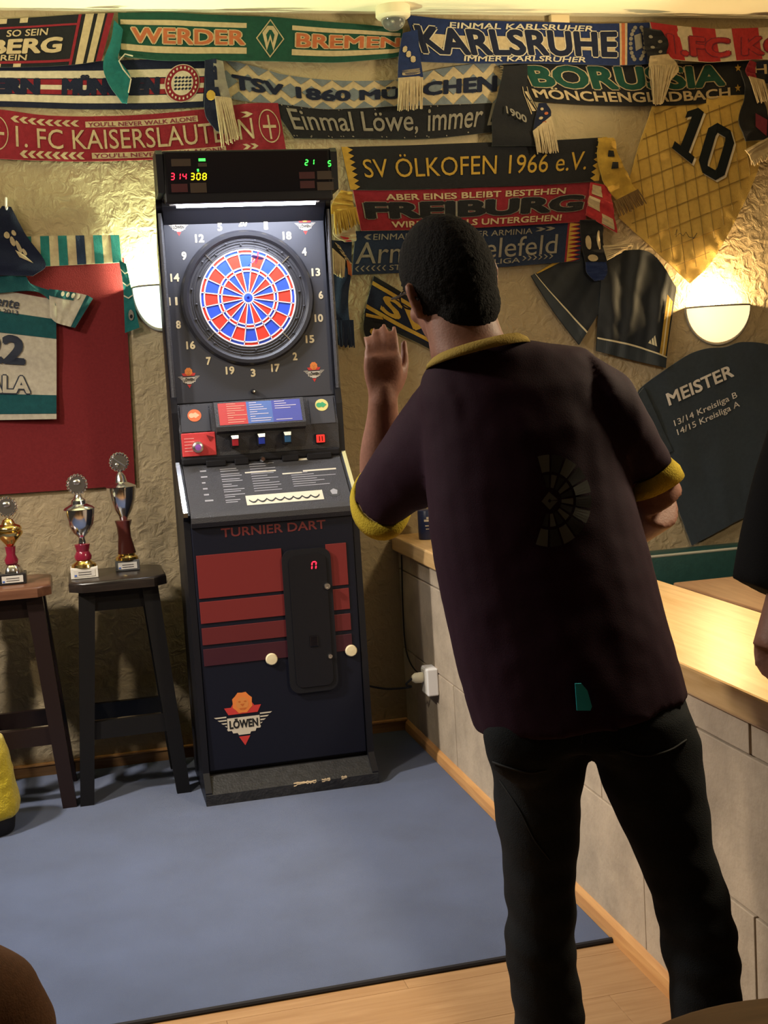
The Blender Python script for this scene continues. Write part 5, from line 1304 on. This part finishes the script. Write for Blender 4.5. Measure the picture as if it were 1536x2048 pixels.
def headmesh(mb, Hc, f, up, k=1.0):
    """skull, face, ears; f = facing, up = crown"""
    f = Vector(f).normalized(); up = Vector(up); up = (up-f*up.dot(f)).normalized(); s = f.cross(up)
    T = Matrix((s, f, up)).transposed()
    L = lambda x, y, z: Hc+T @ (Vector((x, y, z))*k)
    mb.ball(L(0, -.008, .012), Vector((.076, .097, .103))*k, T); mb.ball(L(0, .022, -.055), Vector((.062, .072, .075))*k, T)
    mb.ball(L(0, .062, -.100), Vector((.034, .030, .026))*k, T); mb.ball(L(0, .050, -.085), Vector((.048, .038, .038))*k, T)
    mb.loft([ring(L(0, .078, .012), s*.008*k, f*.012*k, 12), ring(L(0, .094, -.018), s*.011*k, f*.014*k, 12), ring(L(0, .104, -.040), s*.016*k, f*.016*k, 12), ring(L(0, .094, -.050), s*.013*k, f*.010*k, 12)])
    mb.ball(L(0, .074, .020), Vector((.055, .020, .013))*k, T)
    for sx in (-1, 1): mb.ball(L(sx*.040, .066, -.035), Vector((.022, .020, .020))*k, T)
    mb.ball(L(0, .090, -.068), Vector((.024, .009, .006))*k, T); mb.ball(L(0, .088, -.079), Vector((.021, .010, .007))*k, T)
    for sx in (-1, 1):
        R_ = T @ Matrix.Rotation(sx*.45, 3, 'Z')
        mb.ball(L(sx*.082, -.008, -.012), Vector((.009, .019, .033))*k, R_); mb.ball(L(sx*.089, -.016, .002), Vector((.007, .014, .023))*k, R_); mb.ball(L(sx*.078, .0, -.038), Vector((.007, .010, .012))*k, R_)
    return L, T
def eyes(L, T, k, parent):
    for sx in (-1, 1):
        e = MB().ball(L(sx*.031, .079, .0), .0125*k, sub=3).build('eye', mat('eye_white', (.75, .72, .68), .3), parent, True)
        MB().ball(L(sx*.031, .0885, -.0005), Vector((.0055, .004, .0055))*k, T, sub=2).build('iris', mat('iris', (.05, .03, .02), .2), e, True)
        MB().loft([ring(L(sx*.014, .091, .018), T @ Vector((0, .003, 0)), T @ Vector((0, 0, .003)), 8), ring(L(sx*.032, .091, .023), T @ Vector((0, .003, 0)), T @ Vector((0, 0, .004)), 8), ring(L(sx*.052, .078, .018), T @ Vector((0, .003, 0)), T @ Vector((0, 0, .002)), 8)]).build('eyebrow', M_HAIR, parent, True)
def hair(L, T, k, parent, lift=1.07):
    mb = MB(); mb.ball(L(0, -.008, .014), Vector((.076, .097, .103))*k*lift, T, 4); mb.ball(L(0, -.048, -.045), Vector((.061, .050, .062))*k, T, 4)
    Ti = T.inverted(); o0 = L(0, 0, 0)
    def keep(p):
        q = Ti @ (p-o0)/k
        if q.y > .055: return q.z > .055
        if q.y > .012: return q.z > -.012+(q.y-.012)*1.5
        zl = -.012-(.012-q.y)*1.55
        return q.z > max(zl, -.122+abs(q.x)*.35)
    o = fuse(mb, 'hair', .005*k, M_HAIR, parent, None, 3, lambda v, n: .0022*noise.noise(v*160)+.001)
    me = o.data; bm = bmesh.new(); bm.from_mesh(me); w0 = wloc(parent)
    bmesh.ops.delete(bm, geom=[v for v in bm.verts if not keep(v.co+w0)], context='VERTS'); 
    bmesh.ops.solidify(bm, geom=bm.faces[:], thickness=.012); bm.to_mesh(me); bm.free()
    return o

# ---------------------------------------------------------------- the thrower
M_SHIRT = mat('maroon_shirt', (.017, .004, .012), .8, bump=.10, scale=500, var=.10, spec=.15)
M_YBAND = mat('yellow_knit', (.42, .31, .030), .9, bump=.3, scale=300, spec=.1)
M_JEAN = mat('black_denim', (.0085, .010, .012), .9, bump=.3, scale=500, var=.25, var_scale=14, spec=.15)
man = None
# bare body first: it is the thing itself
mb = MB()
Hc = H(896, 566, -2.665); hf = Vector((-.17, .97, -.10)); hu = Vector((-.26, .05, .96))
HL, HT = headmesh(mb, Hc, hf, hu, .97)
mb.loft([ring_px((866, 722), (1018, 692), -2.705, .066), ring_px((860, 684), (1002, 668), -2.695, .060), ring_px((850, 630), (985, 622), -2.680, .060)], 0)
def inner(A, B, y, b, k): 
    a, c = Vector((*A, 0)), Vector((*B, 0)); m = (a+c)/2; a = m+(a-m)*k; c = m+(c-m)*k
    return ring_px(a[:2], c[:2], y, b*k)
torso = [((872, 716), (1030, 680), -2.705, .066), ((850, 752), (1165, 697), -2.695, .085), ((840, 800), (1222, 748), -2.700, .108), ((850, 880), (1238, 840), -2.715, .122), ((858, 980), (1246, 950), -2.730, .128), ((868, 1080), (1272, 1055), -2.745, .130), ((890, 1200), (1303, 1168), -2.765, .132), ((920, 1330), (1332, 1275), -2.785, .138), ((958, 1464), (1356, 1374), -2.800, .145)]
mb.loft([inner(A, B, y, b, .86) for A, B, y, b in torso])
legL = [((980, 1440), (1170, 1455), -2.785, .105), ((975, 1490), (1164, 1500), -2.780, .104), ((988, 1540), (1153, 1560), -2.770, .098), ((1000, 1650), (1147, 1660), -2.750, .088), ((1013, 1740), (1143, 1760), -2.735, .078), ((1020, 1830), (1142, 1840), -2.725, .070), ((1016, 1900), (1147, 1910), -2.715, .070), ((1022, 1960), (1158, 1970), -2.710, .068), ((1034, 2050), (1168, 2052), -2.700, .064)]
legR = [((1160, 1440), (1362, 1400), -2.825, .108), ((1172, 1492), (1383, 1470), -2.830, .108), ((1200, 1530), (1390, 1530), -2.840, .104), ((1226, 1610), (1404, 1595), -2.855, .094), ((1264, 1690), (1413, 1680), -2.875, .084), ((1294, 1755), (1440, 1760), -2.890, .078), ((1320, 1830), (1456, 1840), -2.905, .074), ((1333, 1900), (1465, 1910), -2.915, .070), ((1348, 1970), (1474, 1985), -2.925, .066)]
def to_floor(leg, drift, zs=(.10, .035)):
    A, B, y, b_ = leg[-1]
    for i, z in enumerate(zs):
        px0, px1 = A[0]+drift*(i+1), B[0]+drift*(i+1); lo_, hi_ = A[1], 3200
        for _ in range(40):
            m_ = (lo_+hi_)/2
            if H((px0+px1)/2, m_, y).z > z: lo_ = m_
            else: hi_ = m_
        leg.append(((px0, m_), (px1, m_+4), y, .064))
to_floor(legL, 6); to_floor(legR, 12)
for leg in (legL, legR): mb.loft([inner(A, B, y, b, .80) for A, B, y, b in leg[1:]])
mb.loft([inner((958, 1400), (1362, 1330), -2.795, .14, .84), inner((968, 1470), (1378, 1430), -2.805, .13, .84)])
# arms
LS = H(886, 836, -2.640); LE = H(762, 985, -2.400); LW = H(766, 800, -2.510); RS = H(1200, 800, -2.720); RE = H(1316, 1006, -2.705); RW = H(1165, 1098, -2.500)
limb(mb, [LS, LS.lerp(LE, .5)+Vector((0, 0, .005)), LE], [.052, .046, .041]); limb(mb, [LE, LE.lerp(LW, .35)+Vector((0, -.008, 0)), LW, LW+(H(764, 700, -2.53)-LW).normalized()*.03], [.043, .046, .0285, .022])
limb(mb, [RS, RS.lerp(RE, .5), RE], [.056, .054, .052]); limb(mb, [RE, RE.lerp(RW, .35)+Vector((0, 0, -.004)), RW], [.051, .050, .031])
hand(mb, LW, H(764, 700, -2.530)-LW, Vector((1, -.1, -.1)), .26, .32, .94)
hand(mb, RW, Vector((-.75, .5, .2)), Vector((0, .1, 1)), .55, .6, 1.02)
# feet
fL, fR = [(H(*l[-1][0], l[-1][2])+H(*l[-1][1], l[-1][2]))/2 for l in (legL, legR)]
for c, t in ((fL, .10), (fR, -.22)):
    dv = Vector((-math.sin(t)-.10, math.cos(t), 0)).normalized(); sv = Vector((dv.y, -dv.x, 0)); g = Vector((c.x, c.y, FZ))
    mb.loft([ring(g+dv*a+Vector((0, 0, z)), sv*w_, Vector((0, 0, h_)), 16) for a, w_, h_, z in ((-.055, .028, .028, .040), (.0, .034, .044, .052), (.06, .038, .034, .042), (.13, .044, .024, .030), (.185, .03, .014, .022))])
    mb.tube([g+Vector((0, 0, .05)), c], [.042, .045], 16)
gx = (fL.x+fR.x)/2; gy = (fL.y+fR.y)/2
man = tag(fuse(mb, 'person', .0055, M_SKIN, None, (gx, gy, FZ), 7), 'man in maroon shirt with yellow cuffs throwing at the dart board, seen from behind', 'person')
eyes(HL, HT, .97, man); hair(HL, HT, .97, man)
# glasses
gl = None
fr_pts = lambda sx: [HL(sx*.032+.023*math.cos(2*PI*k/24), .104-.05*abs(.023*math.cos(2*PI*k/24)*sx+.032-.02)*2, -.002+.019*math.sin(2*PI*k/24)) for k in range(24)]
mb = MB()
for sx in (-1, 1): mb.tube(fr_pts(sx), .0018, 6, closed=True)
mb.tube([HL(-.010, .106, .004), HL(0, .109, .007), HL(.010, .106, .004)], .0018, 6)
for sx in (-1, 1): mb.tube([HL(sx*.055, .100, .006), HL(sx*.078, .085, .008), HL(sx*.088, .03, .006), HL(sx*.088, -.010, .006), HL(sx*.084, -.030, -.014)], .0020, 6)
mb.build('glasses', mat('glasses_frame', (.05, .045, .045), .25, .6), man, True)

# shirt: torso and both sleeves fused into one cloth, creased
mb = MB()
mb.loft([ring_px(A, B, y, b) for A, B, y, b in torso])
slv = [((868, 742), (908, 965), -2.690, .100), ((806, 822), (872, 1003), -2.620, .090), ((752, 910), (842, 1018), -2.560, .078)]
rL = [ring_px(A, B, y, b) for A, B, y, b in slv]
cuffc = H(764, 992, -2.490)
cuffa, cuffb = Vector((.052, .0, .012)), Vector((.006, -.052, -.052))
R3 = ring(cuffc, cuffa, cuffb, 28)
def align(r, q):
    """rotate/reverse ring q so that its points pair best with ring r"""
    n = len(r); best = None
    for cand in (q, q[::-1]):
        for s_ in range(n):
            c_ = cand[s_:]+cand[:s_]; e_ = sum((a-b).length_squared for a, b in zip(r[::4], c_[::4]))
            if best is None or e_ < best[0]: best = (e_, c_)
    return best[1]
R3 = align(rL[-1], R3)
mb.loft(rL+[R3])
# right sleeve
RAx = (RE-RS).normalized(); 
slr = [((1165, 705), (1195, 960), -2.715, .100), ((1236, 748), (1232, 950), -2.720, .092), ((1290, 845), (1242, 958), -2.720, .078), ((1328, 912), (1252, 968), -2.715, .066)]
rR = [ring_px(A, B, y, b) for A, B, y, b in slr]
mb.loft(rR)
def folds(v, n):
    d = .0022*noise.noise(Vector((v.x*9, v.y*9, v.z*5)))+.0016*noise.noise(v*26)
    # drag lines from the raised arm to the right hip, and hem ripples
    q = v.x*.75+v.z*.66
    d += .0045*math.sin(q*46+3*noise.noise(v*4))*max(0, min(1, (1.10-v.z)*2.2))*(.4+.6*abs(noise.noise(v*5)))
    d += .0055*math.sin(v.x*60+2.5*noise.noise(v*3))*max(0, min(1, (.90-v.z)*4))
    d += .004*abs(noise.noise(Vector((v.x*20+v.z*12, v.z*6, 2))))*max(0, min(1, (v.x-.30)*6))
    return d+.002
shirt = fuse(mb, 'shirt', .008, M_SHIRT, man, None, 5, folds)
# yellow cuffs and collar
def band(name, r0, r1, th=.004, segs=None, m=None):
    n = len(r0); c0 = sum(r0, Vector())/n; c1 = sum(r1, Vector())/n
    o0 = [c0+(p-c0)*1.045 for p in r0]; o1 = [c1+(p-c1)*1.045 for p in r1]; i0 = [c0+(p-c0)*.93 for p in r0]; i1 = [c1+(p-c1)*.93 for p in r1]
    om = [a.lerp(b, .5)+(a.lerp(b, .5)-(c0+c1)/2).normalized()*.004 for a, b in zip(o0, o1)]
    vs = o0+om+o1+i1+i0; fs = []
    for i in range(5):
        j = (i+1) % 5
        for k in range(n): fs.append((i*n+k, i*n+(k+1) % n, j*n+(k+1) % n, j*n+k))
    return MB().add(vs, fs).build(name, m or M_YBAND, man, 'all')
nL = (R3[0]-cuffc).cross(R3[7]-cuffc).normalized(); nL = nL if nL.z < 0 else -nL
dirL = Vector((-.10, .10, -.26)).normalized()
C4 = [p+Vector((-.004, .012, -.026)) for p in R3]
lab(band('cuff', R3, C4), 'yellow sleeve cuff of the raised arm')
endR = align(rR[-1], ring_px((1356, 945), (1258, 1002), -2.712, .062))
lab(band('cuff', rR[-1], endR), 'yellow sleeve cuff of the lowered arm')
n0 = ring_px((860, 734), (1050, 690), -2.708, .082, shift=(.0, .082, -.012)); n1 = ring_px((872, 712), (1030, 674), -2.705, .072, shift=(.0, .072, -.012))
lab(band('collar', n0, n1, m=mat('collar_knit', (.30, .215, .055), .9, bump=.3, scale=300, spec=.1)), 'yellow knitted collar')
# jeans
mb = MB()
mb.loft([ring_px((985, 1385), (1335, 1325), -2.795, .118), ring_px((982, 1440), (1362, 1395), -2.800, .124), ring_px((976, 1486), (1384, 1460), -2.805, .122)])
for leg in (legL, legR): mb.loft([ring_px(A, B, y, b, 2.2) for A, B, y, b in leg])
for sx, cpx in ((-1, (1065, 1470, -2.840)), (1, (1275, 1455, -2.860))): mb.ball(H(*cpx), (.088, .070, .09))
def jf(v, n):
    d = .0035*noise.noise(Vector((v.x*8, v.y*8, v.z*14)))+.0018*noise.noise(v*22)
    for zk, am in ((.42, .0022), (.12, .0035), (.70, .0015)):
        w_ = math.exp(-((v.z-zk)/.10)**2); d += am*w_*math.sin(v.z*95+v.x*25+4*noise.noise(v*6))
    return d
jeans = fuse(mb, 'jeans', .008, M_JEAN, man, None, 5, jf)
def bvh_of(o):
    w0 = wloc(o); me = o.data
    return BVHTree.FromPolygons([v.co+w0 for v in me.vertices], [list(p.vertices) for p in me.polygons])
BJ, BS = bvh_of(jeans), bvh_of(shirt)
def onto(bvh, px, py, lift):
    """surface point behind a measured photo point, lifted off along the surface normal"""
    d = (at(px, py, 'y', -2.5)-CAM).normalized(); h_, n_, _, _ = bvh.ray_cast(CAM, d)
    if h_ is None: return None
    if n_.dot(d) > 0: n_ = -n_
    return h_+n_*lift
def seam(bvh, pts, rad, name, m, parent, n=14):
    f_ = spline([Vector((x, y, 0)) for x, y in pts]); q = [onto(bvh, f_(k/n).x, f_(k/n).y, .001) for k in range(n+1)]; q = [p for p in q if p]
    if len(q) > 3: return MB().tube(q, rad, 6).build(name, m, parent, True)
M_SEAM = mat('denim_seam', (.004, .005, .006), .8)
seam(BJ, [(986, 1524), (1020, 1536), (1060, 1545), (1092, 1540)], .0022, 'pocket_seam', M_SEAM, jeans)
seam(BJ, [(1240, 1500), (1290, 1512), (1340, 1500), (1372, 1480)], .0022, 'pocket_seam', M_SEAM, jeans)
seam(BJ, [(1000, 1560), (1040, 1620), (1070, 1680), (1100, 1720)], .0014, 'crease', M_SEAM, jeans)
seam(BJ, [(1166, 1440), (1164, 1465), (1162, 1488)], .0016, 'back_seam', M_SEAM, jeans)
# teal tag at the hem
q = [onto(BS, x, y, .004) or onto(BJ, x, y, .004) for x, y in ((1148, 1366), (1160, 1366), (1172, 1380), (1181, 1412), (1178, 1420), (1152, 1420))]
q = [p for p in q if p]
MB().prism(q, (0, 0, 0), (0, -.003, 0)).build('hem_tag', mat('teal_tag', (.015, .34, .42), .6), man)
# printed quarter of a dart board on the back of the shirt
M_P1 = mat('grey_shirt_print', (.075, .080, .075), .8); M_P2 = mat('grey_shirt_print_dark', (.014, .014, .015), .8)
pcx, pcy = 1098, 1002
def pseg(r0, r1, a0, a1, m):
    pts = []
    for k in range(5): a = a0+(a1-a0)*k/4; pts.append((pcx+r1*math.cos(a)*.9, pcy+r1*math.sin(a)))
    for k in range(4, -1, -1): a = a0+(a1-a0)*k/4; pts.append((pcx+r0*math.cos(a)*.9, pcy+r0*math.sin(a)))
    q = [onto(BS, x, y, .0035) for x, y in pts]
    if all(q): MB().add(q, [(i, i+1, 8-i, 9-i) for i in range(4)]).build('print_segment', m, shirt, fix=False)
for k in range(11):
    a0 = -PI*.70+k*PI/9+.3; a1 = a0+PI/9
    pseg(58, 92, a0+.03, a1-.03, M_P1 if k % 2 == 0 else M_P2); pseg(26, 52, a0+.05, a1-.05, M_P1 if k % 2 == 1 else M_P2)
pseg(4, 18, 0, 2*PI*.98, M_P1)
# shoes
for c, t in ((fL, .10), (fR, -.22)):
    dv = Vector((-math.sin(t)-.10, math.cos(t), 0)).normalized(); sv = Vector((dv.y, -dv.x, 0)); g = Vector((c.x, c.y, FZ))
    MB().loft([ring(g+dv*a+Vector((0, 0, z+.006)), sv*w_, Vector((0, 0, h_)), 20, 2.3) for a, w_, h_, z in ((-.082, .020, .024, .030), (-.07, .034, .040, .040), (.0, .042, .052, .053), (.06, .046, .043, .044), (.13, .050, .032, .033), (.19, .040, .024, .026), (.212, .02, .012, .02))]).build('shoe', mat('shoe_black', (.012, .012, .014), .5), man, True)

# ---------------------------------------------------------------- bystander cut off by the right edge
B0 = at(1600, 1300, 'y', -3.22)
bx, by = at(1690, 900, 'y', -3.21).x+.17, -3.20
mb = MB()
SZ = 1.40
b_el = at(1568, 1308, 'y', -3.22); b_sh = at(1690, 900, 'y', -3.21); b_wr = Vector((b_el.x+.16, -3.06, .95))
Hb = Vector((bx+.03, by+.01, 1.62)); HLb, HTb = headmesh(mb, Hb, (-.5, .86, -.05), (0, 0, 1), 1.0)
mb.tube([Hb+Vector((0, -.01, -.07)), Vector((bx+.03, by, 1.45))], [.058, .062], 18)
bt = [(1.46, .06, .06), (1.43, .15, .085), (1.36, .185, .105), (1.22, .175, .115), (1.05, .155, .11), (.95, .165, .115), (.86, .175, .12), (.80, .17, .115)]
mb.loft([ring((bx+.03, by, z), (w_*.88, 0, 0), (0, d_*.88, 0), 26, 2.3) for z, w_, d_ in bt])
for sx in (-1, 1): limb(mb, [(bx+.03+sx*.085, by, .86), (bx+.03+sx*.095, by, .47), (bx+.03+sx*.10, by-.02, .05)], [.082, .058, .042])
limb(mb, [b_sh, b_sh.lerp(b_el, .5), b_el], [.055, .050, .047]); limb(mb, [b_el, b_el.lerp(b_wr, .4), b_wr], [.047, .046, .030])
hand(mb, b_wr, b_wr-b_el, Vector((0, .3, 1)), .35, .7)
r_sh = Vector((bx+.22, by, 1.39)); r_el = Vector((bx+.27, by-.02, 1.12)); r_wr = Vector((bx+.25, by+.10, .90))
limb(mb, [r_sh, r_sh.lerp(r_el, .5), r_el], [.055, .050, .043]); limb(mb, [r_el, r_wr], [.044, .030]); hand(mb, r_wr, r_wr-r_el, Vector((-1, .2, 0)), .35, .6)
for sx in (-1, 1):
    g = Vector((bx+.03+sx*.10, by-.02, FZ))
    mb.loft([ring(g+Vector((0, a, z)), Vector((w_, 0, 0)), Vector((0, 0, h_)), 14) for a, w_, h_, z in ((-.06, .03, .03, .03), (0, .036, .045, .045), (.1, .042, .028, .028), (.18, .03, .014, .016))])
by_ = tag(fuse(mb, 'person', .007, M_SKIN, None, (bx, by, FZ), 3), 'bystander in a black t-shirt cut off by the right edge, bare elbow over the counter', 'person')
eyes(HLb, HTb, 1.0, by_); hair(HLb, HTb, 1.0, by_)
mb = MB(); mb.loft([ring((bx+.03, by, z), (w_*1.08, 0, 0), (0, d_*1.10, 0), 28, 2.3) for z, w_, d_ in bt])
s_end = [at(1480, 1157, 'y', -3.22), at(1668, 1235, 'y', -3.22)]
s_mid = [at(1510, 1010, 'y', -3.22), at(1710, 1090, 'y', -3.21)]; s_top = [at(1560, 820, 'y', -3.21), at(1800, 930, 'y', -3.20)]
mb.loft([ring((a+b)/2, (b-a)/2, (0, d_, 0), 28) for (a, b), d_ in ((s_top, .085), (s_mid, .078), (s_end, .074))])
r2 = [r_sh+Vector((-.02, 0, .02)), r_sh.lerp(r_el, .5), r_sh.lerp(r_el, .85)]
mb.tube(r2, [.075, .072, .072], 20)
fuse(mb, 't_shirt', .009, mat('black_cotton', (.008, .008, .009), .9, bump=.15, scale=400, spec=.1), by_, None, 4, lambda v, n: .003*noise.noise(v*11)+.003)
mb = MB(); mb.loft([ring((bx+.03, by, z), (w_, 0, 0), (0, d_, 0), 26, 2.3) for z, w_, d_ in ((.96, .17, .12), (.86, .182, .128), (.78, .176, .12))])
for sx in (-1, 1): limb(mb, [(bx+.03+sx*.085, by, .86), (bx+.03+sx*.095, by, .47), (bx+.03+sx*.10, by-.02, .03)], [.098, .075, .068])
fuse(mb, 'trousers', .010, M_JEAN, by_, None, 4)

# ---------------------------------------------------------------- seated onlooker at the lower left: only the knee is in view, yellow jacket on a chair behind
K = at(-30, 2006, 'y', -3.15)
hx_, hy_ = -1.42, -3.62
stool(hx_, hy_, 'black bar stool outside the lower left corner carrying the seated onlooker', M_SEATW, M_BWOOD)
hz = .785
mb = MB()
ft_ = [(hz+.10, .150, .115), (hz+.25, .150, .105), (hz+.42, .175, .11), (hz+.55, .165, .09), (hz+.60, .07, .06)]
mb.loft([ring((hx_, hy_, hz+.02), (.15, 0, 0), (0, .12, 0), 24)]+[ring((hx_, hy_, z), (w_, 0, 0), (0, d_, 0), 24, 2.3) for z, w_, d_ in ft_])
Hs = Vector((hx_, hy_+.03, hz+.77)); HLs, HTs = headmesh(mb, Hs, (.1, .99, 0), (0, 0, 1), .98)
mb.tube([Hs+Vector((0, -.02, -.06)), Vector((hx_, hy_, hz+.59))], [.056, .06], 18)
K2 = K+Vector((-.28, .02, 0))
legs3 = []
for kk, sx in ((K, 1), (K2, -1)):
    hp = Vector((hx_+sx*.085, hy_+.02, hz+.085)); an = Vector((kk.x+.035, kk.y-.02, .10))
    legs3.append((hp, kk, an)); limb(mb, [hp, hp.lerp(kk, .5)+Vector((0, 0, .012)), kk], [.082, .072, .058]); limb(mb, [kk, kk.lerp(an, .35)+Vector((0, -.015, 0)), an], [.056, .056, .038])
    mb.loft([ring(an+Vector((0, a, z)), Vector((w_, 0, 0)), Vector((0, 0, h_)), 14) for a, w_, h_, z in ((-.06, .03, .03, -.065), (0, .036, .045, -.05), (.1, .042, .026, -.075), (.18, .03, .014, -.088))])
for sx in (-1, 1):
    sh_ = Vector((hx_+sx*.17, hy_, hz+.52)); el_ = Vector((hx_+sx*.22, hy_+.08, hz+.24)); wr_ = Vector((hx_+sx*.13, hy_+.30, hz+.17))
    limb(mb, [sh_, sh_.lerp(el_, .5), el_], [.056, .049, .043]); limb(mb, [el_, wr_], [.044, .030]); hand(mb, wr_, wr_-el_, Vector((-sx, .1, .2)), .3, .6)
onl = tag(fuse(mb, 'person', .007, M_SKIN, None, (hx_, hy_, FZ), 3), 'seated onlooker of whom only a brown clad knee shows at the lower left corner', 'person')
eyes(HLs, HTs, .98, onl); hair(HLs, HTs, .98, onl)
M_BRN = mat('brown_trousers', (.085, .038, .017), .85, bump=.25, scale=350, var=.15, spec=.2)
mb = MB(); mb.loft([ring((hx_, hy_, z), (w_, 0, 0), (0, d_, 0), 24, 2.2) for z, w_, d_ in ((hz-.0, .165, .135), (hz+.10, .165, .13), (hz+.16, .158, .122))])
for hp, kk, an in legs3: limb(mb, [hp, hp.lerp(kk, .5)+Vector((0, 0, .014)), kk, kk.lerp(an, .4)+Vector((0, -.012, 0)), an], [.098, .088, .074, .070, .058])
fuse(mb, 'trousers', .008, M_BRN, onl, None, 5, lambda v, n: .002*noise.noise(v*14))
mb = MB(); mb.loft([ring((hx_, hy_, z), (w_*1.1, 0, 0), (0, d_*1.12, 0), 24, 2.3) for z, w_, d_ in ft_])
for sx in (-1, 1): mb.tube([Vector((hx_+sx*.15, hy_, hz+.53)), Vector((hx_+sx*.20, hy_+.05, hz+.36))], [.075, .072], 18)
fuse(mb, 't_shirt', .009, mat('dark_green_cotton', (.012, .03, .02), .9), onl, None, 4)
for hp, kk, an in legs3:
    MB().loft([ring(an+Vector((0, a, z+.006)), Vector((w_, 0, 0)), Vector((0, 0, h_)), 16, 2.3) for a, w_, h_, z in ((-.082, .02, .024, -.075), (-.07, .034, .038, -.062), (0, .042, .05, -.050), (.06, .046, .042, -.060), (.13, .05, .03, -.072), (.19, .04, .022, -.080), (.21, .02, .012, -.085))]).build('shoe', mat('shoe_black', (.012, .012, .014), .5), onl, True)

# ---------------------------------------------------------------- yellow bag slumped on the floor at the left edge
g0 = at(0, 1632, 'z', 0); yb = -.575
e0 = at(36, 1560, 'y', yb); tpz = at(0, 1488, 'y', yb).z
bw = .13; cx_ = e0.x-bw
bag = thing('bag', 'yellow fleece bag with black base on the floor at the left edge', 'bag', (cx_, yb, 0))
mb = MB(); mb.loft([ring((cx_, yb, .004), (bw*.82, 0, 0), (0, .09, 0), 28, 2.6), ring((cx_, yb, .04), (bw*.86, 0, 0), (0, .10, 0), 28, 2.6), ring((cx_, yb, .055), (bw*.84, 0, 0), (0, .098, 0), 28, 2.6)])
mb.build('base', M_BLACKM, bag, True)
zt = tpz+.05
mb = MB(); mb.loft([ring((cx_, yb, z), (bw*k_, 0, 0), (0, .105*k_, 0), 28, 2.4) for z, k_ in ((.045, .80), (.06, .97), (.09, 1.0), (.13, .97), (zt*.78, .86), (zt*.93, .70), (zt, .35))])
fuse(mb, 'body', .007, mat('yellow_fleece', (.50, .38, .02), .95, bump=.5, scale=160, spec=.1, sheen=.3), bag, None, 3, lambda v, n: .006*noise.noise(v*14)+.002*noise.noise(v*45))
MB().tube([(cx_-.07, yb-.03, zt-.03), (cx_-.05, yb-.04, zt+.035), (cx_, yb-.045, zt+.055), (cx_+.05, yb-.04, zt+.03), (cx_+.065, yb-.03, zt-.035)], .008, 8).build('handle', M_BLACKM, bag, True)
